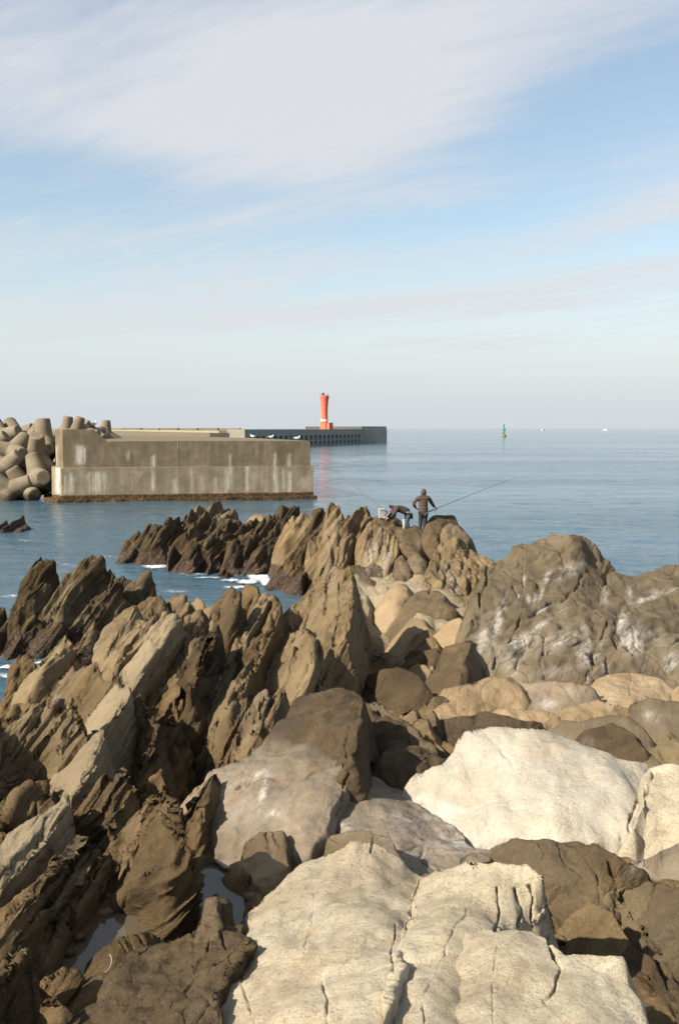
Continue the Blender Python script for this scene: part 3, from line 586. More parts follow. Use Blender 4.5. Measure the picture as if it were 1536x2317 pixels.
C('strata', [(766, 1196, 31.2), (790, 1165, 32), (810, 1149, 32.3), (829, 1147, 32.4), (837, 1170, 32), (832, 1204, 31.2), (800, 1212, 30.9)], part='rock_spike')
C('strata', [(640, 1200, 33.2), (660, 1172, 34), (690, 1160, 34.2), (708, 1172, 33.6), (690, 1205, 32.6), (655, 1215, 32.6)])
C('slab', [(816, 1272, 29), (817, 1212, 30.6), (838, 1181, 31.2), (882, 1202, 30.9), (900, 1222, 30.5), (910, 1240, 30), (887, 1292, 28), (872, 1320, 27.0), (860, 1286, 28.6), (838, 1282, 28.8)], tint=.15, saw=.07, k=5)
C('brown', [(790, 1280, 28.4), (815, 1277, 28.6), (825, 1284, 28.4), (840, 1273, 28.8), (863, 1288, 28.4), (864, 1310, 27.4), (848, 1344, 25.3), (825, 1324, 26.3), (800, 1306, 27.2)], saw=.04, k=5)
C('brown', [(894, 1316, 26.8), (900, 1270, 28.6), (912, 1251, 29), (923, 1265, 28.8), (928, 1304, 27.4), (915, 1326, 26.4)], saw=.04, k=5)
C('brown', [(876, 1214, 30.8), (910, 1200, 31.4), (935, 1190, 31.8), (955, 1200, 31.75), (967, 1211, 31.6), (952, 1232, 30.7), (947, 1262, 29.4), (915, 1244, 29.8)], part='rock_ledge', saw=.03, rough=.08)
C('brown', [(826, 1190, 31.4), (845, 1172, 32.1), (870, 1168, 32.3), (900, 1170, 32.3), (927, 1195, 31.9), (917, 1208, 31.2), (885, 1208, 31), (850, 1204, 31.1)], part='rock_ledge', saw=.03)
C('brown', [(960, 1210, 31.1), (968, 1180, 31.9), (975, 1168, 32.2), (1000, 1165, 32.4), (1026, 1169, 32.5), (1032, 1185, 32.2), (1022, 1197, 31.7), (1000, 1204, 31.3), (990, 1226, 30.4), (968, 1222, 30.6)], part='rock_head', bulge=.1, saw=.04, rough=.1)
C('brown', [(993, 1220, 30.7), (1000, 1192, 31.5), (1020, 1187, 31.7), (1046, 1195, 31.6), (1062, 1215, 31.2), (1052, 1234, 30.4), (1010, 1234, 30.3)], part='rock_head', bulge=.1, saw=.03)
C('brown', [(920, 1282, 28.2), (926, 1262, 28.9), (940, 1258, 29), (962, 1270, 28.8), (960, 1296, 27.8), (935, 1298, 27.6)], saw=.03)
C('strata', [(860, 1182, 31.9), (872, 1176, 32.1), (890, 1172, 32.3), (900, 1180, 32.2), (896, 1200, 31.5), (875, 1205, 31.2)], part='rock_head', saw=.03)
stone('ribbed_slab', 'ribbed_slab', 'slab', 'd', [(958, 1342, 24.6), (975, 1280, 27.6), (990, 1235, 29.5), (1005, 1215, 30.2), (1040, 1213, 30.6), (1063, 1234, 30.2), (1076, 1257, 29.6), (1086, 1267, 29), (1106, 1271, 28.6), (1114, 1290, 27.6), (1110, 1330, 25), (1088, 1392, 20.9), (1050, 1377, 21.7), (1000, 1357, 23.2)], bulge=.1, saw=.16, rough=.16, k=4, tint=-.25)
# ---------------------------------------------------------------- turn outlines into stone
def wrap_pt(mode, p):
    return at_dz(*p) if mode == 'h' else at_y(p[0], p[1], p[2])
LAND = np.array([(-1.9, 30.6), (-1.0, 27), (-1.4, 23), (-2.5, 21.2), (-4.3, 20.4), (-5.2, 18.5), (-5.5, 16), (-5.4, 14), (-7, 12), (-40, 11), (-40, -6), (40, -6), (40, 21), (12, 25), (7, 27.5), (5, 30), (3.5, 32), (1.0, 33), (-1.6, 32.6)], float)
def seg_dist(px, py, poly):
    """distance to the polygon, index of the nearest edge, parameter on it, inside flag"""
    best = np.full(px.shape, 1e9); bi = np.zeros(px.shape, np.int32); bt = np.zeros(px.shape)
    ins = np.zeros(px.shape, bool)
    n = len(poly)
    for i in range(n):
        ax, ay = poly[i][:2]; bx, by = poly[(i + 1) % n][:2]
        ex, ey = bx - ax, by - ay
        t = np.clip(((px - ax) * ex + (py - ay) * ey) / (ex * ex + ey * ey + 1e-12), 0, 1)
        d = np.hypot(px - ax - t * ex, py - ay - t * ey)
        m = d < best
        best[m] = d[m]; bi[m] = i; bt[m] = t[m]
        c = ((ay > py) != (by > py)) & (px < ex * (py - ay) / (ey if abs(ey) > 1e-12 else 1e-12) + ax)
        ins ^= c
    return best, bi, bt, ins
def mvc(px, py, P):
    n = len(P)
    sx = P[:, 0][:, None] - px; sy = P[:, 1][:, None] - py
    r = np.hypot(sx, sy) + 1e-9
    tt = []
    for i in range(n):
        j = (i + 1) % n
        cr = sx[i] * sy[j] - sx[j] * sy[i]
        dt = sx[i] * sx[j] + sy[i] * sy[j]
        cr = np.where(np.abs(cr) < 1e-9, 1e-9, cr)
        tt.append((r[i] * r[j] - dt) / cr)
    num = 0; den = 0
    for i in range(n):
        w_ = (tt[i - 1] + tt[i]) / r[i]
        num = num + w_ * P[i, 2]; den = den + w_
    z = num / np.where(np.abs(den) < 1e-9, 1e-9, den)
    return np.clip(z, P[:, 2].min() - .05, P[:, 2].max() + .05)
def edge_mean(px, py, P):
    """smooth surface through the outline: boundary heights weighted by 1/d^2 along every edge"""
    n = len(P); m = max(4, int(90 / n))
    Qp = np.concatenate([P[i] + (P[(i + 1) % n] - P[i]) * ((np.arange(m) + .5) / m)[:, None] for i in range(n)])
    wl = np.concatenate([np.full(m, np.hypot(*(P[(i + 1) % n] - P[i])[:2]) / m) for i in range(n)])
    out = np.empty(len(px))
    for a in range(0, len(px), 20000):
        b = slice(a, a + 20000)
        w_ = wl / ((px[b, None] - Qp[:, 0]) ** 2 + (py[b, None] - Qp[:, 1]) ** 2 + (.35 * wl) ** 2)
        out[b] = (w_ @ Qp[:, 2]) / w_.sum(1)
    return out
def saw(u):
    f = u - np.floor(u)
    return np.where(f < .78, f / .78, (1 - f) / .22)
def bed(X, Y, sz=1.0):
    """saw-toothed edges of the tilted beds, running away from the camera"""
    wp = .22 * fbm(X * .5, Y * .22, 3.3, 2) + .05 * perlin(X * 2.2, Y * .6, 9.1)
    a = saw(X * .95 + .05 * Y + wp * 1.2)
    b = saw(X * 3.1 + .19 * Y + wp * 3.0 + .4)
    m = .5 + .5 * np.clip(fbm(X * .8, Y * .5, 1.7, 2) + .4, 0, 1.4)
    return (a * .65 + b * .42 - .5) * m
def crossing(P):
    n = len(P)
    def cr(a, b, c): return (b[0] - a[0]) * (c[1] - a[1]) - (b[1] - a[1]) * (c[0] - a[0])
    for i in range(n):
        a, b = P[i], P[(i + 1) % n]
        for j in range(i + 2, n):
            if i == 0 and j == n - 1: continue
            c, d = P[j], P[(j + 1) % n]
            if cr(a, b, c) * cr(a, b, d) < 0 and cr(c, d, a) * cr(c, d, b) < 0: return True
    return False
class Patch: pass
PAT = []
for idx, (key, part, mat, mode, pts, o) in enumerate(ST):
    p = Patch()
    p.key, p.part, p.mat, p.o, p.idx = key, part, mat, o, idx
    p.P = np.array([wrap_pt(mode, q) for q in pts])
    if mode == 'h':
        lo = min(q[2] for q in pts)
        pts = [(q[0], q[1], lo + (q[2] - lo) * o.get('zs', 1.0)) for q in pts]
        for s_ in (1, .9, .8, .7, .6, .5, .42, .35, .28, .22, .16, .1):
            p.P = np.array([at_dz(q[0], q[1], lo + (q[2] - lo) * s_) for q in pts])
            e_ = p.P.max(0) - p.P.min(0)
            ar_ = np.sum(p.P[:, 0] * np.roll(p.P[:, 1], -1) - np.roll(p.P[:, 0], -1) * p.P[:, 1])
            if ar_ < 0 and not crossing(p.P) and -.5 * ar_ / e_[0] >= .5 * o.get('lean', .8) * e_[2]: break
    a = p.P
    area = .5 * np.sum(a[:, 0] * np.roll(a[:, 1], -1) - np.roll(a[:, 0], -1) * a[:, 1])
    if area > 0: print('FLIPPED', idx, key, part, round(area, 3))
    p.size = math.sqrt(abs(area)) + .05
    p.d = float(a[:, 1].mean())
    PAT.append(p)

POOLS = [  # name, outline in the photo, height above the slope at one of its points
    ('big', [(120, 2260), (130, 2190), (205, 2110), (262, 2040), (300, 2010), (400, 1990), (470, 1955), (520, 1985), (570, 2040), (560, 2090), (535, 2140), (450, 2150), (330, 2150), (250, 2180), (200, 2290), (130, 2340)], (420, 2060, .0)),
    ('mid', [(805, 1580), (835, 1562), (880, 1575), (890, 1592), (850, 1590)], (845, 1577, -.02)),
    ('slot', [(975, 1640), (985, 1625), (1005, 1660), (1012, 1690), (995, 1680)], (995, 1660, -.05)),
    ('gully', [(395, 1635), (415, 1600), (450, 1600), (455, 1630), (430, 1655)], (430, 1620, .0)),
    ('notch', [(628, 1450), (640, 1430), (665, 1425), (672, 1445), (650, 1465)], (650, 1444, .2)),
    ('left', [(100, 1775), (125, 1770), (155, 1790), (140, 1805), (115, 1795)], (130, 1786, .02)),
    ('edge', [(30, 1640), (45, 1605), (70, 1610), (62, 1640)], (52, 1622, -.12)),
    ('corner', [(-60, 1960), (-10, 1905), (22, 1935), (18, 1975), (-40, 2030)], (8, 1940, .02)),
]
for i, (nm, pl, lv) in enumerate(POOLS):
    z = at_dz(*lv)[2]
    POOLS[i] = (nm, np.array([at_z(x, y, z) for x, y in pl]), z)
YEL = np.array([at_dz(x, y, 0) for x, y in [(790, 1310), (880, 1285), (960, 1300), (1060, 1375), (1085, 1420), (1030, 1470), (1005, 1500), (960, 1530), (930, 1520), (950, 1470), (930, 1395), (800, 1372)]])
PIT = np.array([at_dz(x, y, -.25) for x, y in [(800, 1505), (800, 1395), (830, 1368), (880, 1372), (930, 1390), (945, 1440), (940, 1490), (900, 1510)]])

def base_ground(X, Y):
    d, bi, bt, ins = seg_dist(X, Y, LAND)
    sd_ = np.where(ins, d, -d) + .35 * fbm(X * .9, Y * .9, 5.5, 2)
    r = Rg(Y)
    h = r - .14 + .10 * sstep(-.2, .6, X) * sstep(6.5, 8, Y) + .16 * fbm(X * .7, Y * .45, .3, 3)
    leftness = sstep(1.2, -1.5, X)
    h = h + bed(X, Y) * (.05 + .30 * leftness)
    h = h - .25 * sstep(-.8, -2.2, X) * sstep(3, 8, Y) - .20 * sstep(-.1, -.6, X + .05 * Y) * sstep(12.5, 10, Y)
    h = -.9 + (h + .9) * sstep(-.2, 1.3, sd_)
    d, bi, bt, ins = seg_dist(X, Y, PIT)
    s = np.where(ins, d, -d)
    h = h - .55 * sstep(-.15, .5, s)
    for nm, pl, z in POOLS:
        x0, y0 = pl[:, 0].min() - .6, pl[:, 1].min() - .6; x1, y1 = pl[:, 0].max() + .6, pl[:, 1].max() + .6
        m = (X > x0) & (X < x1) & (Y > y0) & (Y < y1)
        if not m.any(): continue
        d, bi, bt, ins = seg_dist(X[m], Y[m], pl)
        s = np.where(ins, d, -d)
        sc_ = .12 if nm == 'big' else .08
        bk_ = sstep(-.14, -.03, s) if nm == 'big' else sstep(-.22, -.06, s)
        h[m] = h[m] * (1 - bk_) + np.maximum(h[m], z + .05) * bk_
        f = sstep(-sc_ * .6, sc_, s)
        h[m] = h[m] * (1 - f) + np.minimum(h[m], z - .10 - .10 * sstep(0, .4, s)) * f
    return h

def eval_patch(p, X, Y):
    """indices into the flat arrays and heights of stone p there"""
    P = p.P; k = p.o.get('k', 2.6) * min(2.2, max(1.0, 11.0 / p.d))
    mg = .55 + .02 * p.d
    m = (X > P[:, 0].min() - mg) & (X < P[:, 0].max() + mg) & (Y > P[:, 1].min() - mg) & (Y < P[:, 1].max() + mg)
    ix = np.nonzero(m)[0]
    if len(ix) == 0: return ix, None
    x, y = X[ix], Y[ix]
    # ragged outline
    bedded = p.mat in ('strata', 'slab', 'reef')
    a1 = min(.012 * p.d, (.045 if bedded else .10) * p.size); f1 = 1.0 / (.05 * p.d); a2 = a1 * .35; f2 = f1 * 3.1
    sd0 = p.idx * 3.17
    xw = x + a1 * perlin(x * f1, y * f1 * .6, sd0) + a2 * perlin(x * f2, y * f2 * .6, sd0 + 5)
    yw = y + a1 * perlin(x * f1, y * f1 * .6, sd0 + 40) + a2 * perlin(x * f2, y * f2 * .6, sd0 + 45)
    d, bi, bt, ins = seg_dist(xw, yw, P)
    n = len(P)
    ze = P[bi, 2] * (1 - bt) + P[(bi + 1) % n, 2] * bt
    e0 = .004 * p.d
    h = ze - k * (np.sqrt(d * d + e0 * e0) - e0) - .3 * d * d
    if ins.any():
        zi = edge_mean(xw[ins], yw[ins], P)
        wd = .22 * p.size + .03
        e = np.clip(d[ins] / wd, 0, 1)
        b = p.o.get('bulge', .03)
        h[ins] = zi + b * (1 - (1 - e) ** 2) * min(1.0, p.size * 1.2)
    sv = p.o.get('saw', .03)
    if sv: h = h + sv * bed(x + .13 * p.idx % 1.0, y) * 1.0 * sstep(-.3, .25, np.where(ins, d, -d) / (p.size * .3))
    rg = p.o.get('rough', .05)
    s = max(.35, min(1.2, p.size * .7))
    h = h + rg * .8 * fbm(x / s, y / s * (.28 if bedded else .6), sd0 * .7, 3) * min(1, p.size)
    if p.mat in ('pale', 'white', 'grey', 'tan', 'brown'):
        am = {'pale': 1.0, 'white': 1.0, 'grey': .8, 'tan': .8, 'brown': .9}[p.mat] * min(1, p.size * 1.4)
        h = h + am * .55 * (.075 * np.abs(perlin(x * 1.7 + .3 * perlin(x * 2, y * 2, sd0), y * 1.2, sd0 + 3)) + .04 * np.abs(perlin(x * 4.1, y * 2.7 + .3 * x, sd0 + 13)) + .018 * np.abs(perlin(x * 9, y * 7, sd0 + 23)))
    if p.key == 'great_outcrop':
        # smooth folded lobes rising to the right
        a_ = .86 * x + .5 * y; c_ = -.5 * x + .86 * y
        h = h + .15 * (np.abs(perlin(a_ * .38 + .3 * perlin(a_, c_, 3.1), c_ * 1.7, 8.8)) - .2) + .07 * np.abs(perlin(a_ * .9, c_ * 4.2 + .4 * perlin(a_ * 1.1, c_, 2.0), 4.2)) + .03 * np.abs(perlin(a_ * 2.2, c_ * 9, 7.2))
    if p.mat in ('strata', 'slab', 'reef'):
        # edges of thin beds: ridges along the strike, stepping up the face
        s_ = BN.x * x + BN.z * h + .10 * perlin(x * 1.1, y * .6, sd0)
        f_ = max(1.7, min(6.0, 31.0 / p.d))
        am = p.o.get('ribs', 1.0) * {'strata': .16, 'slab': .10, 'reef': .24}[p.mat] / f_ * 3.2
        r1 = np.abs(perlin(s_ * f_ * 1.2, y * .30 + x * .1, sd0 + 2)); r2 = np.abs(perlin(s_ * f_ * 2.9, y * .8 + x * .2, sd0 + 7))
        am = am * min(1.0, p.size / .7)
        wv_ = .35 * perlin(s_ * .9, y * .25, sd0 + 4) + .10 * perlin(s_ * 3, y * .9, sd0 + 6)
        m1 = np.clip(.55 + 1.1 * perlin(s_ * 1.3, y * .35, sd0 + 21), 0, 1.2); m2 = np.clip(.5 + 1.2 * perlin(s_ * 2.6, y * .5, sd0 + 31), 0, 1.2)
        h = h + am * 1.15 * (m1 * (saw(-s_ * f_ * .85 + wv_ * 2) - .5) + .42 * m2 * (saw(-s_ * f_ * 2.3 + wv_ * 4 + .3) - .5))
        h = h + am * ((np.minimum(r1, .35) - .2) * .9 + (np.minimum(r2, .3) - .15) * .6)
    if p.mat not in ('pale', 'white'):
        q = perlin(x / s * 1.3 + .4 * perlin(x * 2, y * 2, sd0), y / s * .55, sd0 + 11)
        h = h - rg * (.5 if p.mat in ('strata', 'slab', 'reef') else .35) * np.exp(-(q / .016) ** 2) * min(1, p.size)
    return ix, h

# ---- sampling grid: fan of azimuths, ranges spaced by visible length of the surface
def fan(n_in, n_out):
    return np.radians(np.concatenate([np.linspace(-56, -23, n_out)[:-1], np.linspace(-23, 23, n_in), np.linspace(23, 56, n_out)[1:]]))
NR = 1050
R0, R1 = 2.2, 52.0
azc = fan(320, 16); rc = np.exp(np.linspace(math.log(R0), math.log(R1), 1300))
Xc = (np.sin(azc)[:, None] * rc[None, :]); Yc = (np.cos(azc)[:, None] * rc[None, :])
def surface(X, Y, keep=False):
    sh = X.shape; X = X.ravel(); Y = Y.ravel()
    H = base_ground(X, Y)
    Hb = H.copy()
    loc = []
    for p in PAT:
        ix, h = eval_patch(p, X, Y)
        if h is None: loc.append(None); continue
        H[ix] = np.maximum(H[ix], h)
        loc.append((ix, h))
    return H.reshape(sh), Hb, loc
Hc, _, _ = surface(Xc, Yc)
dr = np.diff(rc)[None, :]; dz = np.diff(Hc, axis=1)
rm = .5 * (rc[1:] + rc[:-1])[None, :]; hm = .5 * (Hc[:, 1:] + Hc[:, :-1])
drop = (CAMH - hm) / rm
L1 = np.hypot(dr, dz) / rm
vis = np.abs(dz / rm + drop * dr / rm)                     # angle seen from the path
wgt = .13 * L1 + vis * np.where(dz / dr > -drop, 1.0, .25)
ang_ = (hm - CAMH) / rm
hid = ang_ < np.maximum.accumulate(ang_, axis=1) - .0025
hid[:, 1:-1] &= hid[:, :-2] & hid[:, 2:]
wgt = np.where(hid, .12, 1.0) * wgt
wgt = np.where(hm < -.35, .12 * wgt, wgt)
cum = np.concatenate([np.zeros((len(azc), 1)), np.cumsum(wgt, axis=1)], axis=1)
cum /= cum[:, -1:]
ker = np.array([1, 3, 4, 3, 1.]); ker /= ker.sum()
cp_ = np.pad(cum, ((2, 2), (0, 0)), mode='edge')
cum = sum(ker[i] * cp_[i:i + len(azc)] for i in range(5))
az = fan(826, 36); NA = len(az)
Rf = np.empty((NA, NR)); uu = np.linspace(0, 1, NR)
for i in range(NA):
    f = float(np.interp(az[i], azc, np.arange(len(azc))))
    j = min(int(f), len(azc) - 2); t = f - j
    Rf[i] = np.interp(uu, cum[j] * (1 - t) + cum[j + 1] * t, rc)
X = np.sin(az)[:, None] * Rf; Y = np.cos(az)[:, None] * Rf
H, Hb, LOC = surface(X, Y)
XF, YF, HF = X.ravel(), Y.ravel(), H.ravel()
gi = np.arange(NA * NR).reshape(NA, NR)

# traced cracks and folds: photo polyline, half width (photo px), depth (units; negative = welt)
CRK = [([(480, 1425), (456, 1490), (420, 1565)], 3, .05),
       ([(597, 1352), (575, 1425), (549, 1470), (513, 1525), (474, 1598)], 5, .09), ([(629, 1385), (609, 1432), (592, 1470), (577, 1506), (550, 1554), (512, 1600)], 6, .09), ([(575, 1400), (552, 1440), (520, 1495), (480, 1560)], 3, .06), ([(612, 1360), (590, 1420), (566, 1475), (530, 1535)], 3, .06),
       ([(395, 1440), (362, 1498), (330, 1560)], 4, .09), ([(448, 1402), (412, 1470), (380, 1530), (350, 1580)], 4, .09), ([(470, 1400), (440, 1450)], 3, .06), ([(330, 1398), (302, 1448), (275, 1500)], 4, .07), ([(303, 1388), (258, 1450), (232, 1505)], 3, .04),
       ([(150, 1598), (102, 1680), (62, 1740)], 5, .10), ([(112, 1602), (62, 1672), (22, 1742)], 5, .08), ([(180, 1632), (132, 1702)], 4, .08), ([(75, 1625), (30, 1690), (-10, 1750)], 4, .05), ([(250, 1750), (205, 1810), (160, 1870)], 4, .05),
       ([(217, 1905), (152, 1985), (112, 2040), (52, 2112), (20, 2170)], 8, .08), ([(263, 1940), (202, 2032), (142, 2112)], 7, .10), ([(120, 1960), (60, 2030), (0, 2095)], 4, .03), ([(170, 1925), (110, 2000), (40, 2080)], 4, .035), ([(240, 1935), (185, 2000), (130, 2070), (90, 2130)], 4, .04), ([(190, 1470), (150, 1520), (110, 1565)], 4, .08),
       ([(744, 1298), (738, 1380), (727, 1440)], 4, .09), ([(703, 1345), (690, 1420), (662, 1490), (640, 1570)], 4, .07), ([(770, 1300), (768, 1380), (755, 1450)], 3, .05), ([(672, 1370), (668, 1430), (640, 1500)], 3, .05), ([(655, 1480), (630, 1540), (615, 1600)], 3, .04), ([(700, 1500), (672, 1560)], 3, .05),
       ([(713, 2010), (711, 2050), (700, 2100), (690, 2150)], 4, .012), ([(540, 2200), (556, 2260), (578, 2330)], 5, .02), ([(722, 2205), (738, 2245), (742, 2330)], 6, .02),
       ([(1073, 2025), (1028, 2105), (983, 2205), (953, 2255), (958, 2320)], 4, .012), ([(893, 2090), (888, 2190), (890, 2320)], 4, .014), ([(1123, 2140), (1115, 2230), (1113, 2320)], 4, .008),
       ([(1238, 2125), (1268, 2190), (1258, 2225), (1233, 2270)], 7, .035), ([(1125, 2010), (1130, 2060), (1122, 2105)], 7, .03), ([(1165, 2010), (1180, 2060), (1172, 2100)], 6, .04), ([(1195, 2000), (1208, 2040), (1200, 2080)], 6, .04),
       ([(1476, 1745), (1462, 1790), (1433, 1830), (1420, 1880)], 7, .05), ([(1130, 1690), (1150, 1725), (1160, 1740)], 7, .02), ([(690, 2150), (672, 2170), (655, 2165)], 5, .02),
       ([(875, 1510), (860, 1545), (850, 1565)], 3, .02), ([(790, 1640), (782, 1700), (784, 1760), (770, 1820), (760, 1850)], 5, .05),
       ([(1370, 1950), (1390, 2000), (1396, 2035), (1422, 2070)], 6, .05), ([(1482, 2005), (1468, 2040), (1450, 2072)], 4, .03), ([(1445, 2078), (1490, 2150), (1540, 2235)], 7, .05), ([(1222, 1912), (1228, 1935), (1220, 1950)], 4, .02),
       ([(1414, 1360), (1398, 1388), (1392, 1440), (1400, 1460)], 6, .10), ([(1372, 1415), (1362, 1440), (1345, 1475), (1340, 1500)], 6, .08), ([(1325, 1290), (1300, 1335), (1270, 1360), (1235, 1370), (1195, 1395)], 6, .07),
       ([(1322, 1548), (1324, 1530), (1330, 1515)], 4, .06), ([(1160, 1330), (1168, 1350)], 4, .08), ([(1188, 1260), (1182, 1300), (1184, 1325)], 4, .05), ([(1175, 1400), (1160, 1435), (1140, 1460)], 5, .05), ([(1098, 1515), (1096, 1535)], 4, .06), ([(1118, 1490), (1114, 1510)], 5, .08),
       ([(1150, 1250), (1190, 1245), (1240, 1255), (1290, 1250)], 10, -.06), ([(1130, 1480), (1200, 1450), (1290, 1420), (1370, 1400)], 16, -.06), ([(1180, 1500), (1250, 1475), (1330, 1450)], 9, .05), ([(1430, 1480), (1480, 1462), (1540, 1450)], 8, .05), ([(1400, 1440), (1420, 1470), (1440, 1478)], 12, .06),
       ([(1003, 1215), (1000, 1260), (985, 1320), (972, 1340)], 3, .12), ([(1040, 1225), (1020, 1270), (1000, 1330)], 3, .12), ([(1062, 1240), (1045, 1280), (1030, 1340)], 4, .12), ([(1085, 1272), (1068, 1320), (1055, 1370)], 3, .1), ([(1104, 1285), (1090, 1340), (1082, 1375)], 3, .1),
       ([(1034, 1585), (1032, 1605)], 4, .02), ([(850, 1185), (835, 1240), (838, 1270)], 3, .08), ([(868, 1200), (860, 1250), (852, 1280)], 3, .08), ([(740, 1295), (738, 1350), (735, 1380), (732, 1430)], 3, .05), ([(786, 1440), (765, 1455), (735, 1470), (705, 1480)], 4, .06), ([(840, 1890), (842, 1910), (838, 1930)], 4, .03),
       ([(618, 1885), (622, 1910), (640, 1940)], 4, .04), ([(600, 1885), (602, 1915), (610, 1930)], 4, .04), ([(500, 2105), (505, 2140), (530, 2190)], 5, .03), ([(475, 2110), (470, 2150), (440, 2200)], 4, .03)]
SALT = [(1126, 1409, 9, 55, -14, 1), (1091, 1444, 15, 42, -14, .7), (1174, 1465, 48, 22, 35, .9), (1262, 1451, 55, 15, 22, .9), (1324, 1472, 17, 32, -10, 1.1), (1356, 1479, 7, 32, -20, 1), (1370, 1516, 7, 22, 20, 1), (1328, 1542, 6, 9, 0, 1),
        (1425, 1445, 24, 40, 30, 1), (1465, 1440, 40, 18, 0, .4), (1405, 1406, 11, 22, -15, 1), (1460, 1353, 32, 9, 25, .9), (1506, 1336, 22, 8, 20, .8), (1422, 1343, 7, 14, 0, .9), (1370, 1346, 8, 25, 0, .7), (1290, 1290, 28, 13, 35, .9), (1237, 1305, 8, 16, -20, .9), (1268, 1300, 6, 16, -10, .8),
        (1223, 1413, 24, 7, 35, 1), (1272, 1378, 10, 12, 0, .9), (1174, 1350, 6, 12, 0, .9), (1223, 1381, 17, 6, 30, .9), (1160, 1514, 14, 16, 0, .7), (1524, 1497, 24, 20, 40, 1), (1241, 1592, 24, 10, 0, .8), (1290, 1562, 15, 10, 0, .5), (1380, 1570, 20, 24, 30, .4), (1183, 1310, 4, 22, 0, .7), (1223, 1345, 4, 14, -15, .9), (1196, 1355, 4, 10, 0, .8), (1210, 1350, 3, 14, 0, .8), (1250, 1520, 40, 14, 10, .35), (1470, 1620, 22, 14, -30, .5), (1205, 1430, 8, 20, -20, .6),
        (1020, 1880, 60, 40, 40, .75), (940, 1870, 110, 60, 10, .35), (1030, 1905, 30, 26, 40, 1.2), (1075, 1912, 50, 14, 0, 1.2), (1000, 1830, 70, 22, -20, .9), (960, 1808, 60, 9, -10, .9), (1020, 1868, 18, 34, -30, .9), (955, 1880, 10, 45, -15, .8), (985, 1930, 60, 10, 0, .8), (890, 1850, 60, 16, 5, .6), (780, 1870, 14, 32, -40, .7), (940, 1855, 60, 6, 5, .8),
        (596, 1790, 7, 55, -12, 1), (585, 1755, 26, 7, 45, .9), (620, 1840, 26, 7, -25, .9), (605, 1835, 10, 12, 0, .8), (540, 1770, 60, 30, 10, .35), (680, 1880, 16, 5, -45, .6), (560, 1830, 70, 40, 0, .3), (720, 2080, 25, 22, 0, .7), (740, 2115, 16, 26, 0, .7), (820, 2280, 30, 40, 0, .5), (968, 2300, 28, 24, 0, .8), (640, 2290, 10, 40, 20, .4),
        (840, 1255, 12, 40, -20, .7), (870, 1270, 14, 30, -20, .7), (1025, 1320, 14, 22, 0, .6), (1010, 1290, 8, 30, -15, .5), (205, 1470, 9, 44, -28, .6), (130, 1570, 7, 26, -20, .6), (750, 1305, 9, 28, -5, .5), (220, 1910, 10, 10, 0, .7), (165, 1905, 14, 8, 30, .5), (262, 1745, 5, 18, 30, .6), (1440, 1960, 20, 24, 20, .6), (1330, 1680, 14, 12, 0, .3)]
def finish_vertices(V, mat, o):
    """fine relief along the normal, traced cracks, weathering masks; V in survey units, grid normals given"""
    pass
ROOTS = {}
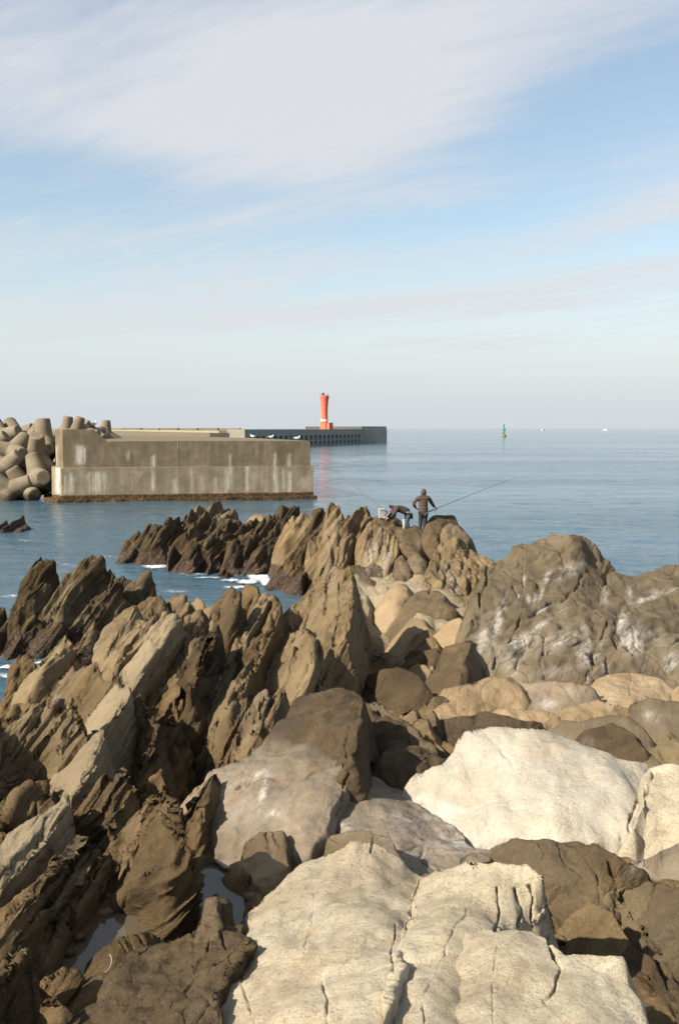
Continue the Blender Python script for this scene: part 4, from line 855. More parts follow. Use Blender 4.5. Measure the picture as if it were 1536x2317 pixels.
def emit(name, mat, ids, hh, parent, o, key):
    """mesh of one stone from grid ids (bool mask over the grid) and its own heights"""
    M = ids.reshape(NA, NR)
    # grow by one cell so that neighbours overlap
    quad = (M[:-1, :-1] | M[1:, :-1] | M[:-1, 1:] | M[1:, 1:])
    ok = np.isfinite(hh).reshape(NA, NR)
    quad &= ok[:-1, :-1] & ok[1:, :-1] & ok[:-1, 1:] & ok[1:, 1:]
    ii, jj = np.nonzero(quad)
    if len(ii) == 0: return None
    Q = np.stack([gi[ii, jj], gi[ii + 1, jj], gi[ii + 1, jj + 1], gi[ii, jj + 1]], 1)[:, ::-1]
    used, inv = np.unique(Q, return_inverse=True)
    Q = inv.reshape(Q.shape)
    V = np.stack([XF[used], YF[used], hh[used]], 1)
    # vertex normals
    a = V[Q[:, 0]]; c = np.cross(V[Q[:, 2]] - a, V[Q[:, 3]] - V[Q[:, 1]])
    nrm = np.zeros_like(V)
    for k in range(4):
        for ax in range(3):
            nrm[:, ax] += np.bincount(Q[:, k], c[:, ax], len(V))
    if nrm[:, 2].sum() < 0: nrm = -nrm; Q = Q[:, ::-1]
    nrm /= np.linalg.norm(nrm, axis=1)[:, None] + 1e-12
    x, y, z = V.T
    d = np.hypot(x, y)
    # vertex spacing: the longest edge that meets the vertex
    sp = .0021 * d
    for k in range(4):
        el = np.linalg.norm(V[Q[:, k]] - V[Q[:, (k + 1) % 4]], axis=1)
        np.maximum.at(sp, Q[:, k], el); np.maximum.at(sp, Q[:, (k + 1) % 4], el)
    if mat in ('pale', 'white'): sp = np.maximum(sp, .030)
    smooth = mat in ('pale', 'white', 'grey', 'tan', 'smooth')
    g = {'pale': .45, 'white': .4, 'grey': .4, 'tan': .75, 'smooth': .75, 'brown': .85, 'slab': .7}.get(mat, 1.0)
    disp = 0
    for f, am in ((1.7, .062), (3.6, .046), (7.5, .032), (16, .018), (34, .010), (70, .005)):
        wt = np.clip(1.6 - 3.2 * sp * f, 0, 1)
        if wt.max() <= 0: break
        if smooth: nz = perlin(x * f, y * f, z * f + f)
        elif mat == 'brown': nz = .6 * perlin(x * f, y * f, z * f + f) - .9 * np.abs(perlin(x * f + 31, y * f, z * f)) + .2
        else:
            ss, t2 = x * BN.x + y * BN.y + z * BN.z, .6 * x + .8 * z
            nz = .7 * perlin(ss * f, y * f * .38, t2 * f * .38 + f) - .9 * np.abs(perlin(ss * f + 31, y * f * .5, t2 * f * .5)) + .15
        if mat in ('smooth', 'grey', 'tan') and f < 5: am = am * (.3 if mat == 'smooth' else .45)
        disp = disp + am * g * wt * nz
    if mat in ('strata', 'slab', 'reef', 'brown'):
        s = x * BN.x + y * BN.y + z * BN.z
        wv = .25 * perlin(x * .9, y * .5, z * .9)
        lam = np.maximum(1.0, d / 11.0)
        amp = {'strata': .085, 'slab': .045, 'reef': .12, 'brown': .03}[mat]
        for f, am in ((3.0, 1.0), (7.0, .5), (15.0, .25)):
            ff = f
            wt = np.clip(1.6 - 3.2 * sp * ff, 0, 1)
            q = (s + wv) * ff
            l_ = perlin(q, y * .35 + x * .2, z * .3 + f)
            disp = disp + amp * am * wt * np.sign(l_) * np.abs(l_) ** .7
    disp = disp * (.25 + .75 * sstep(.06, .34, np.abs(nrm[:, 2])))
    V = V + nrm * (disp * o.get('fine', 1.0))[:, None]
    U, W = project(V)
    # traced cracks
    carve = np.zeros(len(V))
    for pl, wd, dp in CRK:
        pl = np.array(pl, float)
        m = (U > pl[:, 0].min() - 4 * wd) & (U < pl[:, 0].max() + 4 * wd) & (W > pl[:, 1].min() - 4 * wd) & (W < pl[:, 1].max() + 4 * wd)
        if not m.any(): continue
        u = U[m] + 7.0 * perlin(U[m] * .03, W[m] * .03, 2.2) + 2.5 * perlin(U[m] * .13, W[m] * .13, 5.2); v = W[m] + 7.0 * perlin(U[m] * .03, W[m] * .03, 8.2)
        bd = np.full(u.shape, 1e9)
        for (x0, y0), (x1, y1) in zip(pl[:-1], pl[1:]):
            t = np.clip(((u - x0) * (x1 - x0) + (v - y0) * (y1 - y0)) / ((x1 - x0) ** 2 + (y1 - y0) ** 2), 0, 1)
            bd = np.minimum(bd, np.hypot(u - x0 - t * (x1 - x0), v - y0 - t * (y1 - y0)))
        wn = wd if dp < 0 or abs(dp) > .09 else max(1.5, wd * .42)
        cv = dp * np.exp(-(bd / wn) ** 2) * np.clip(.6 + 1.3 * perlin(U[m] * .035, W[m] * .035, 21.0), .05, 1.3)
        carve[m] = np.where(np.abs(cv) > np.abs(carve[m]), cv, carve[m])
    cf = carve * sstep(.05, .30, np.abs(nrm[:, 2]))
    deep = np.abs(cf) > .045
    V = V - np.where(deep[:, None], np.array([[0, 0, 1.0]]), nrm) * cf[:, None]
    # masks
    salt = np.zeros(len(V))
    for cx, cy, rx, ry, rot, am in SALT:
        R = max(rx, ry) * 2
        m = (np.abs(U - cx) < R) & (np.abs(W - cy) < R)
        if not m.any(): continue
        u = U[m] - cx + 5 * perlin(U[m] * .06, W[m] * .06, 4.4); v = W[m] - cy + 5 * perlin(U[m] * .06, W[m] * .06, 14.4)
        ca, sa = math.cos(math.radians(rot)), math.sin(math.radians(rot))
        p_ = (u * ca - v * sa) / rx; q_ = (u * sa + v * ca) / ry
        salt[m] = np.maximum(salt[m], am * np.exp(-(p_ * p_ + q_ * q_) * 1.0))
    tide = np.zeros(len(V))
    wet = (V[:, 1] > 19.5) & (V[:, 0] < 1.0)
    tide[wet] = sstep(.78, .25, V[wet, 2])
    if key in ('anglers_outcrop',): tide *= sstep(-.2, -1.0, V[:, 0])
    t0_ = float(o.get('tint', 0.0))
    if mat in ('strata', 'slab', 'reef', 'brown', 'tan'): t0_ += .22 * math.sin(len(V) * 1.7 + V[0, 0] * 9)
    tint = np.full(len(V), t0_)
    tint += .42 * perlin(x * .9, y * .45, z * .9) + .2 * perlin(x * 2.7, y * 1.3, z * 2.7)
    if key == 'grey_dome' and name == 'rock_face':
        tint -= .95 * sstep(1730, 1640, W + .25 * (U - 640) * -1 + 30 * perlin(U * .012, W * .012, 1)) 
    if key == 'shore':
        dd, _, _, ii_ = seg_dist(V[:, 0], V[:, 1], YEL)
        tint = sstep(-.5, .4, np.where(ii_, dd, -dd) + .3 * perlin(V[:, 0] * 2, V[:, 1] * 2, 0)) * 1.3
    ax = V.copy()
    org = ax.mean(0); org[2] = ax[:, 2].min()
    me = np_mesh(name, (V - org) * S, Q)
    fattr(me, 'salt', salt); fattr(me, 'tide', tide); fattr(me, 'tint', tint)
    loc = Vector((org * S).tolist())
    if parent is None:
        return link_mesh(name, me, MAT[mat], None, loc)
    ob = link_mesh(name, me, MAT[mat], parent)
    ob.location = loc - parent.location
    return ob

LBL = {
 'cream_boulder': ('huge cream granite boulder with speckled grain filling the bottom of the view', 'boulder'),
 'white_boulder': ('long bright white boulder sloping down beside the grey basin', 'boulder'),
 'cream_edge_boulder': ('cream boulder cut off from the white one by a dark diagonal crack', 'boulder'),
 'grey_basin': ('smooth grey rock basin streaked with white salt below the white boulder', 'rock'),
 'tan_ledge': ('small rounded brown ledge between the grey basin and the cream boulder', 'rock'),
 'grey_dome': ('broad domed outcrop, brown crest and pale grey salt veined flank, in the middle', 'rock outcrop'),
 'slab_boulder': ('flat topped dark boulder with a thin diagonal crack beside a tide pool', 'boulder'),
 'round_stone': ('small round brown stone wedged left of the tan blocks', 'stone'),
 'pit_boulder': ('pale rounded boulder at the right rim of the shaded pit', 'boulder'),
 'leaning_slab': ('dark brown slab leaning on the foot of the great outcrop below the pale boulder', 'rock'),
 'great_outcrop': ('great smooth grey brown outcrop streaked with white salt against the sea', 'rock outcrop'),
 'tan_block': ('tan sandstone block with a vertical split edge, left end of the row below the outcrop', 'boulder'),
 'dull_block': ('low greyish block with a salt patch between two tan blocks', 'boulder'),
 'wide_tan_block': ('wide tan block with a pointed right end below the outcrop', 'boulder'),
 'edge_tan_block': ('small tan block just right of the pointed tan block', 'boulder'),
 'low_tan_ledge': ('thin tan ledge lying just above the brown mound', 'rock'),
 'long_tan_ledge': ('long low tan ledge lying just above the long grey brown mound', 'rock'),
 'brown_mound': ('low dark brown mound directly behind the top of the white boulder', 'rock'),
 'long_mound': ('long humped grey brown rock behind the right shoulder of the white boulder', 'rock'),
 'dark_block': ('dark flat topped block with a pale patch beside the humped rock', 'rock'),
 'straw_ground': ('straw coloured weathered rock hollow right of the humped rock', 'rock'),
 'brown_ledge': ('broken brown ledge with deep dark cracks right of the cream boulder', 'rock outcrop'),
 'grey_edge_rock': ('pale grey rock with white salt just below the cracked cream boulder', 'rock'),
 'tilted_beds': ('brown ridge of tilted layered slabs running from the left foreground to the inlet', 'rock outcrop'),
 'dark_pyramid': ('dark pyramid shaped rock standing at the head of the large tide pool', 'rock'),
 'foreground_ribs': ('parallel rough brown ribs of rock left of the large tide pool', 'rock outcrop'),
 'pool_slab': ('flat brown rock slab at the near edge of the large tide pool', 'rock'),
 'pink_block': ('small pinkish tan block at the far right corner of the large tide pool', 'boulder'),
 'tall_slab': ('tall pointed brown slab rising beside the shaded pit', 'rock outcrop'),
 'sea_outcrop': ('jagged outcrop with two horn shaped peaks standing in the sea', 'rock outcrop'),
 'far_left_rock': ('small dark rock in the water in front of the tetrapods', 'rock'),
 'long_reef': ('long dark mussel covered reef with pale crest in front of the breakwater', 'reef'),
 'pale_reef_stone': ('pale stone lying on the back of the mussel covered reef', 'stone'),
 'far_purple_rock': ('small purple brown rock in the water behind the reef', 'rock'),
 'anglers_outcrop': ('spiky brown outcrop on which the two anglers stand', 'rock outcrop'),
 'ribbed_slab': ('large ribbed slab leaning between the anglers and the great outcrop', 'rock'),
}
EACH = {
 'ledge_stone': (['brown flat stone below the slab boulder', 'squarish grey brown stone on the flank of the dome', 'tan angular stone touching the small round stone', 'brown stone close to the slot pool', 'brown wedge just above the left tip of the white boulder'], 'stone', 'broken stones between dome and white boulder'),
 'gully_stone': (['largest rough brown stone in the dark gully, at its upper end', 'rough dark stone beside the broken bright slab', 'brown stone on the near rim of the gully pool', 'thin upright flake of rock in the middle of the dark gully', 'small lit stone deep in the dark gully', 'brown stone just above the tip of the dark pyramid'], 'stone', 'stones lying in the dark gully'),
 'pool_stone': (['knobbly brown stone at the near left rim of the large tide pool', 'rough brown stone at the bottom edge beside the large tide pool'], 'stone', 'stones at the rim of the large tide pool'),
 'loose_stone': (['flat brown stone at the foot of the ribbed slab', 'rounded brown stone just below the flat brown one', 'tan stone on the yellow ground behind the pit', 'grey brown stone below the pale boulder', 'dark brown boulder at the right lower rim of the pit', 'brown stone on the near rim of the shaded pit', 'small pale round stone behind the flat topped dark boulder', 'tan stone on the right rim of the pit, above the pale boulder', 'small stone touching the left side of the pale boulder'], 'stone', 'loose stones on the yellow ground'),
}
count = {}
for p in PAT: count[p.key] = count.get(p.key, 0) + 1
for p, lc in zip(PAT, LOC):
    if lc is None: continue
    ix, h = lc
    hh = np.full(NA * NR, np.nan); hh[ix] = h
    ids = np.zeros(NA * NR, bool)
    ids[ix] = (h > HF[ix] - .09 - .002 * p.d) & (h > -.45)
    if not ids.any():
        print('HIDDEN', p.idx, p.key, p.part); continue
    mt = p.mat
    if p.key in EACH:
        labs, cat, grp = EACH[p.key]
        k = ROOTS.get(p.key, 0); ROOTS[p.key] = k + 1
        o = emit(p.part, mt, ids, hh, None, p.o, p.key)
        if o: tag(o, labs[k], cat, grp)
    elif count[p.key] == 1:
        o = emit(p.key, mt, ids, hh, None, p.o, p.key)
        if o: tag(o, *LBL[p.key])
    else:
        if p.key not in ROOTS:
            q = [r for r in PAT if r.key == p.key]
            allp = np.concatenate([r.P for r in q])
            c = allp.mean(0); c[2] = allp[:, 2].min()
            ROOTS[p.key] = empty(p.key, Vector((c * S).tolist()), *LBL[p.key])
        emit(p.part, mt, ids, hh, ROOTS[p.key], p.o, p.key)
# bedrock
ids = (Hb > HF - .16 - .002 * np.hypot(XF, YF)) & (Hb > -.5)
hh = Hb.copy(); hh[Hb < -.75] = np.nan
bx = emit('rocky_shore', 'strata', ids, hh, None, {}, 'shore')
tag(bx, 'brown bedrock shore between the boulders', None, None, 'structure')
# broken bits lying in the hollows
rs = np.random.RandomState(5)
bare = np.nonzero((Hb.ravel() > HF - .015) & (HF > .35))[0]
dd_ = np.hypot(XF[bare], YF[bare])
bare = bare[dd_ < 27]
pick = rs.choice(bare, 900, replace=False, p=(lambda q: q / q.sum())(1.0 / (1 + np.hypot(XF[bare], YF[bare]) * .15)))
bm = bmesh.new(); bmesh.ops.create_icosphere(bm, subdivisions=1, radius=1.0)
iv = np.array([v.co[:] for v in bm.verts]); it = np.array([[v.index for v in f.verts] for f in bm.faces]); bm.free()
VV, TT = [], []
for n_, q in enumerate(pick):
    r = rs.uniform(.012, .045) * (.5 + .08 * YF[q])
    sc3 = r * rs.uniform(.6, 1.25, 3) * (1, 1, .7)
    a = rs.uniform(0, 6.28); c_, s_ = math.cos(a), math.sin(a)
    v = iv * (1 + rs.uniform(-.22, .22, (len(iv), 1))) * sc3
    v = np.stack([v[:, 0] * c_ - v[:, 1] * s_, v[:, 0] * s_ + v[:, 1] * c_, v[:, 2]], 1) + [XF[q], YF[q], HF[q] + r * .15]
    TT.append(it + len(VV) * len(iv)); VV.append(v)
VV = np.concatenate(VV); TT = np.concatenate(TT)
org = VV.mean(0)
me = np_mesh('gravel', (VV - org) * S, TT)
for nm in ('salt', 'tide'): fattr(me, nm, np.zeros(len(VV)))
fattr(me, 'tint', np.repeat(rs.uniform(-.6, .5, len(pick)), len(iv)))
g_ = link_mesh('gravel', me, MAT['slab'], None, Vector((org * S).tolist()), False)
tag(g_, 'small broken stones lying in the hollows between the rocks', 'gravel', None, 'stuff')
# ---------------------------------------------------------------- sea and pools
def water_mat(name, deep, shallow, rough, waves=True):
    m, t, b = new_mat(name)
    P = t.node('ShaderNodeNewGeometry').outputs['Position']
    x, y, z = t.sep(P)
    n = t.noise(t.comb(t.math('MULTIPLY', x, .012), t.math('MULTIPLY', y, .05), 0.0), 1.0, 5, .6, .4)
    c = t.mix(t.ramp(n, .3, .7), deep, shallow)
    t.put(b.inputs['Base Color'], c)
    b.inputs['IOR'].default_value = 1.333
    b.inputs['Roughness'].default_value = rough
    if waves:
        # patches of ruffled and of slick water
        ru = t.ramp(t.noise(t.comb(t.math('MULTIPLY', x, .006), t.math('MULTIPLY', y, .028), 3.0), 1.0, 4, .6, .5), .36, .64)
        big = t.noise(t.comb(t.math('MULTIPLY', x, .16), t.math('MULTIPLY', y, .42), 0.0), 1.0, 5, .62, .6)
        mid = t.noise(t.comb(t.math('MULTIPLY', x, 1.1), t.math('MULTIPLY', y, 1.9), 0.0), 1.0, 5, .65, .6)
        sm = t.noise(P, 7.0, 4, .65, .4)
        h = t.math('ADD', t.math('ADD', t.math('MULTIPLY', big, 1.1), t.math('MULTIPLY', mid, .42)), t.math('MULTIPLY', sm, .09))
        n_ = t.node('ShaderNodeBump'); n_.inputs['Distance'].default_value = 1.0
        t.put(n_.inputs['Height'], h)
        t.put(n_.inputs['Strength'], t.math('MULTIPLY_ADD', ru, .26, .13))
        t.l.new(n_.outputs[0], b.inputs['Normal'])
    else:
        bump(t, b, t.noise(P, 9.0, 3, .5), .03, .02)
    return m
MAT['sea'] = water_mat('sea_water', (.032, .072, .102), (.050, .100, .135), .10)
MAT['pool'] = water_mat('pool_water', (.17, .135, .09), (.21, .17, .115), .02, False)
for n_ in MAT['pool'].node_tree.nodes:
    if n_.type == 'BSDF_PRINCIPLED': n_.inputs['Transmission Weight'].default_value = .55
wa = np.radians(np.concatenate([np.linspace(-180, -30, 26)[:-1], np.linspace(-30, 30, 420), np.linspace(30, 180, 26)[1:-1]]))
wr = np.concatenate([np.exp(np.linspace(math.log(9), math.log(200), 400)), np.exp(np.linspace(math.log(200), math.log(60000), 90))[1:]])
WX = np.sin(wa)[:, None] * wr; WY = np.cos(wa)[:, None] * wr
sp = .0026 * wr[None, :] * 1.5
WZ = 0
for f, am in ((.18, .08), (.45, .06), (1.1, .04), (2.4, .02), (5.0, .008)):
    wt = np.clip(1.7 - 4.0 * sp * f, 0, 1)
    q = perlin(WX * f * .7 + .3 * WY * f, WY * f * 1.25, f * 3.3 + .4 * perlin(WX * f * .3, WY * f * .3, 1.0))
    WZ = WZ + am * wt * (1 - 1.8 * np.abs(q) + .3)
WZ = WZ - WZ.mean()
na_, nr_ = len(wa), len(wr)
wi = np.arange(na_ * nr_).reshape(na_, nr_)
i2 = np.roll(wi, -1, axis=0)
Q = np.stack([wi[:, :-1].ravel(), i2[:, :-1].ravel(), i2[:, 1:].ravel(), wi[:, 1:].ravel()], 1)[:, ::-1]
sea = link_mesh('sea', np_mesh('sea', np.stack([WX.ravel(), WY.ravel(), WZ.ravel() * .8], 1) * S, Q), MAT['sea'])
tag(sea, 'calm rippled blue grey sea reaching the horizon', None, None, 'structure')
PL = {'big': 'large still tide pool in the left foreground', 'mid': 'small tide pool reflecting the sky beside the flat topped boulder', 'slot': 'narrow pool in the slot left of the brown mound',
      'gully': 'small bright pool at the upper end of the dark gully', 'notch': 'tiny pool in the notch left of the tall slab', 'left': 'tiny pool on the tilted beds', 'edge': 'small pool beside the dark rocks at the left edge', 'corner': 'shallow pool at the left edge of the foreground'}
for nm, pl, z in POOLS:
    c = pl.mean(0)
    q = c + (pl - c) * 1.12; q[:, 2] = z
    bm = bmesh.new(); bm.faces.new([bm.verts.new(v) for v in ((q - [c[0], c[1], z]) * S)])
    bmesh.ops.triangulate(bm, faces=bm.faces)
    bmesh.ops.recalc_face_normals(bm, faces=bm.faces)
    for f in bm.faces:
        if f.normal.z < 0: f.normal_flip()
    me = bpy.data.meshes.new('tide_pool'); bm.to_mesh(me); bm.free()
    tag(link_mesh('tide_pool', me, MAT['pool'], None, Vector((c[0], c[1], z)) * S), PL[nm], None, None, 'structure')

# foam where the swell breaks on the rocks
m, t, b = new_mat('foam'); MAT['foam'] = m
P = t.node('ShaderNodeNewGeometry').outputs['Position']
t.put(b.inputs['Base Color'], t.mix(t.noise(P, 6.0, 4, .7), (.55, .58, .60), (.70, .72, .73)))
b.inputs['Roughness'].default_value = .6
fx, fy, fz = t.sep(P)
lace = t.math('ADD', t.math('MULTIPLY', t.noise(t.comb(t.math('MULTIPLY', fx, .9), t.math('MULTIPLY', fy, .55), 0.0), 1.0, 8, .72, 1.6), .75), t.math('MULTIPLY', t.noise(P, 5.5, 6, .7, 1.0), .45))
t.put(b.inputs['Alpha'], t.ramp(t.math('MULTIPLY', lace, t.math('POWER', attr(t, 'cover'), .55)), .35, .56))
bump(t, b, t.noise(P, 10.0, 4, .7), .8, .05)
FO = [(352, 1281, 34, 7, 1.0), (420, 1272, 20, 6, .9), (585, 1304, 26, 12, 1.15), (560, 1318, 34, 6, .9), (520, 1314, 30, 4, .8), (470, 1308, 40, 3, .7), (603, 1318, 16, 12, 1.0), (540, 1330, 60, 6, .62), (430, 1300, 60, 8, .5), (640, 1285, 8, 24, .9), (120, 1502, 60, 5, 1.0), (30, 1512, 50, 6, .95), (20, 1530, 40, 9, .7), (240, 1262, 50, 8, .5), (20, 1350, 40, 10, .55), (300, 1330, 60, 12, .5), (160, 1280, 60, 8, .45), (60, 1225, 50, 5, .45), (655, 1325, 12, 16, .8), (400, 1340, 70, 8, .45)]
fv, ff, fa = [], [], []
for cx, cy, rx, ry, am in FO:
    gx = np.arange(cx - rx * 1.6, cx + rx * 1.6, 1.3); gy = np.arange(cy - ry * 1.6, cy + ry * 1.6, .8)
    P3 = np.array([[at_z(u, v, .05) for v in gy] for u in gx])
    q = am * np.exp(-(((gx[:, None] - cx) / rx) ** 2 + ((gy[None, :] - cy) / ry) ** 2))
    x, y = P3[..., 0], P3[..., 1]
    nz = .5 + .5 * fbm(x * 1.2, y * .7, cx * .1, 3, .6) + .45 * perlin(x * 5, y * 2.6, cx) + .35 * perlin(x * 11, y * 5, cx)
    msk = q > .16
    P3[..., 2] += .05 * np.abs(perlin(x * 4, y * 3, 1.2)) + .03 * np.clip(nz, 0, 1)
    kk = np.full(msk.shape, -1)
    for i in range(len(gx) - 1):
        for j in range(len(gy) - 1):
            if msk[i, j] and msk[i + 1, j] and msk[i, j + 1] and msk[i + 1, j + 1]:
                r = []
                for a_, b_ in ((i, j), (i, j + 1), (i + 1, j + 1), (i + 1, j)):
                    if kk[a_, b_] < 0:
                        kk[a_, b_] = len(fv); fv.append(P3[a_, b_]); fa.append(q[a_, b_])
                    r.append(kk[a_, b_])
                ff.append(r)
if ff:
    Fq = np.array(ff)[:, ::-1]
    fm = np_mesh('foam', np.array(fv) * S, Fq); fattr(fm, 'cover', np.array(fa))
    o = link_mesh('foam', fm, MAT['foam'])
    tag(o, 'white foam where the swell washes round the rocks', 'foam', None, 'stuff')

# ---------------------------------------------------------------- breakwater
def wall_prism(name, pts, z0, z1, mat, parent, seg=.12, zseg=.12, rough=.02, stains=(), tide_z=None, label=None):
    """closed block over an XY outline (units), sides finely divided so that stains and chips have vertices"""
    V, Qs, N_ = [], [], len(pts)
    zs = z1 if isinstance(z1, (list, tuple)) else [z1] * N_
    nz = max(2, int((max(zs) - z0) / zseg))
    top, bot = [], []
    for i in range(N_):
        a, b_ = np.array(pts[i], float), np.array(pts[(i + 1) % N_], float)
        L_ = np.hypot(*(b_ - a)); nu = max(1, min(170, int(L_ / seg))) if i in WALL_FINE else 1
        base = len(V)
        for u in range(nu + 1):
            f = u / nu; p = a + (b_ - a) * f; zt = zs[i] * (1 - f) + zs[(i + 1) % N_] * f
            for k in range(nz + 1):
                V.append((p[0], p[1], z0 + (zt - z0) * k / nz))
        for u in range(nu):
            for k in range(nz):
                q = base + u * (nz + 1) + k
                Qs.append((q, q + nz + 1, q + nz + 2, q + 1))
        top += [base + u * (nz + 1) + nz for u in range(nu)]
        bot += [base + u * (nz + 1) for u in range(nu)]
    V = np.array(V)
    if rough:
        nn = fbm(V[:, 0] * .8, V[:, 1] * .8, V[:, 2] * .8, 4)
        V[:, 1] += rough * nn; V[:, 0] += rough * .4 * nn
    U, W = project(V)
    salt = np.zeros(len(V))
    for cx, y0, y1, wd, am in stains:
        g = np.exp(-((U - cx) / wd) ** 2) * sstep(y0 - 4, y0 + 3, W) * sstep(y1 + 5, y1 - 8, W)
        salt = np.maximum(salt, am * g)
    bm = bmesh.new()
    vs = [bm.verts.new(v) for v in (V * S - np.array(parent.location))]
    for q in Qs: bm.faces.new([vs[k] for k in q])
    bm.faces.new([vs[k] for k in top]); bm.faces.new([vs[k] for k in bot[::-1]])
    bmesh.ops.remove_doubles(bm, verts=bm.verts, dist=1e-5)
    bmesh.ops.recalc_face_normals(bm, faces=bm.faces)
    me = bpy.data.meshes.new(name); bm.to_mesh(me); bm.free()
    co = np.empty(len(me.vertices) * 3, np.float32); me.vertices.foreach_get('co', co); co = co.reshape(-1, 3) / 1.0
    cw = (co + np.array(parent.location)) / S
    U, W = project(cw.astype(float))
    salt = np.zeros(len(cw))
    for cx, y0, y1, wd, am in stains:
        salt = np.maximum(salt, ST_K * am * np.exp(-((U - cx) / wd) ** 2) * sstep(y0 - 4, y0 + 3, W) * sstep(y1 + 5, y1 - 8, W))
    fattr(me, 'salt', salt)
    fattr(me, 'tide', np.zeros(len(cw)) if tide_z is None else sstep(tide_z + .25, tide_z - .1, cw[:, 2]))
    fattr(me, 'tint', np.zeros(len(cw)))
    o = link_mesh(name, me, mat, parent, None, False)
    if label: o['label'] = label
    return o
def dpx(px, d): return np.array([(px - CX) / F * d, d])
C0, C1 = dpx(144, 67.3), dpx(702, 70.9)
un = (C1 - C0) / np.hypot(*(C1 - C0)); nf = np.array([un[1], -un[0]]); bk = np.array([-.28, .96])
def front(t, off): return C0 + un * t + nf * off
LEN = float(np.hypot(*(C1 - C0)))
BW = empty('breakwater', Vector((*(C0 * S), 0)), 'weathered brown concrete breakwater with white stains standing in the sea', 'breakwater')
ch = np.array([-.62, .78]) * 1.2
WALL_FINE = {0, 1, 4}
WALL_FINE = {0, 1}
ZD, ZL, ZP = 4.07, 2.34, 4.92
ST_K = .72
MAT['boltgrey'] = plain('joint_filler', (.13, .10, .065), .9)
st_up = [(182, 1008, 1052, 9, 1.2), (192, 1015, 1050, 3, 1), (290, 1022, 1042, 2.5, .9), (348, 1030, 1060, 4, 1.1), (405, 1003, 1016, 2.5, .7), (520, 1028, 1060, 2.6, 1.1), (622, 1026, 1060, 3, 1.2), (654, 1028, 1060, 4, .9), (580, 1010, 1030, 2, .3), (470, 1010, 1050, 2, .25), (128, 1010, 1060, 5, .5)]
st_lo = [(132, 1055, 1118, 5, 1.3), (150, 1075, 1120, 4, .8), (160, 1072, 1120, 4, .9), (166, 1080, 1118, 3, .8), (215, 1068, 1118, 16, .75), (222, 1070, 1118, 5, 1.0), (236, 1070, 1118, 4, 1.0), (347, 1060, 1110, 3.4, 1.1), (397, 1085, 1120, 6, .8), (433, 1060, 1120, 3, .8), (488, 1080, 1118, 3, .6), (520, 1056, 1108, 6, .9), (512, 1060, 1118, 3, .7), (560, 1052, 1112, 3.4, 1.1), (575, 1070, 1112, 6, .4), (623, 1056, 1118, 4.5, 1.2), (642, 1060, 1112, 3, .7), (656, 1066, 1116, 4.5, 1.0), (600, 1085, 1118, 10, .35), (690, 1080, 1110, 12, .35), (300, 1080, 1112, 14, .25), (460, 1070, 1116, 10, .3)]
back = 100.0
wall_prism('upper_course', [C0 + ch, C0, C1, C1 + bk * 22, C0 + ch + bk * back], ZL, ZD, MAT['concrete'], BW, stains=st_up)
lo = .32
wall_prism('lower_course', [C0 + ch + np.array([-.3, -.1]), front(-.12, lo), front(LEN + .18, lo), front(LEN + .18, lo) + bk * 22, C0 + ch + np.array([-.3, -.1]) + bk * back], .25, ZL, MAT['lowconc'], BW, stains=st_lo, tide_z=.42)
wall_prism('footing', [C0 + ch + np.array([-.75, -.45]), front(-.35, lo + .38), front(LEN + .38, lo + .38), front(LEN + .38, lo + .38) + bk * 22, C0 + ch + np.array([-.75, -.45]) + bk * back], -1.0, .24, MAT['concrete'], BW, tide_z=2.0, rough=.10, label='footing crusted with rust brown weed')
WALL_FINE = {0, 1, 2, 3}
q210, q240 = front(2.05, -.003), front(2.95, -.003)
wall_prism('parapet', [C0 + ch + np.array([.003, .002]), front(0, -.003), q210, q240, q240 + bk * 3.0, C0 + ch + bk * 3.2], ZD, [ZP, ZP, ZP, ZD + .03, ZD + .03, ZP], MAT['concrete'], BW, label='raised parapet block with a sloping end')
WALL_FINE = {0, 1}
wall_prism('deck_slab', [front(3.1, -.12), front(LEN - .12, -.12), front(LEN - .12, -.12) + bk * 21.5, front(3.1, -.12) + bk * 90], ZD, ZD + .05, MAT['deck'], BW, zseg=.05, rough=.0)
# vertical construction joints on the faces are separate thin grooves in the blocks: fillets of shadow come from real strips
mb = MB()
for f in (.455,):
    p = front(LEN * f, .012)
    mb = MB(); mb.box((p[0] * S - BW.location.x, p[1] * S - BW.location.y, (ZL + ZD) / 2 * S), (.03, .03, (ZD - ZL) * S * .98), math.atan2(un[1], un[0]))
    mb.build('joint_seal', MAT['boltgrey'], BW)

# low wall running on to the pier, and the pier itself
LW = empty('low_sea_wall', Vector((-16.8 * S, 150 * S, 0)), 'low dull sea wall running behind the breakwater deck', 'wall')
WALL_FINE = set()
a_, b_ = np.array([-16.5, 150.0]), np.array([-69.0, 300.0]); d_ = (b_ - a_) / np.hypot(*(b_ - a_)); n_ = np.array([-d_[1], d_[0]])
wall_prism('wall_body', [a_, b_, b_ + n_ * 3, a_ + n_ * 3], -1, 4.30, MAT['deck'], LW, rough=0)
wall_prism('coping', [a_ + n_ * .4, b_ + n_ * .4, b_ + n_ * 1.6, a_ + n_ * 1.6], 4.30, 4.62, MAT['pierlight'], LW, rough=0)
a2, b2 = np.array([-70.0, 302.0]), np.array([-26.0, 262.0])
for k in range(7):
    f0, f1 = k / 7, (k + .94) / 7
    p0, p1 = a2 + (b2 - a2) * f0, a2 + (b2 - a2) * f1
    wall_prism('parapet_block', [p0, p1, p1 + [0.5, 1.5], p0 + [0.5, 1.5]], -1, 5.0 + .08 * (k % 2), MAT['deck'], LW, rough=0)

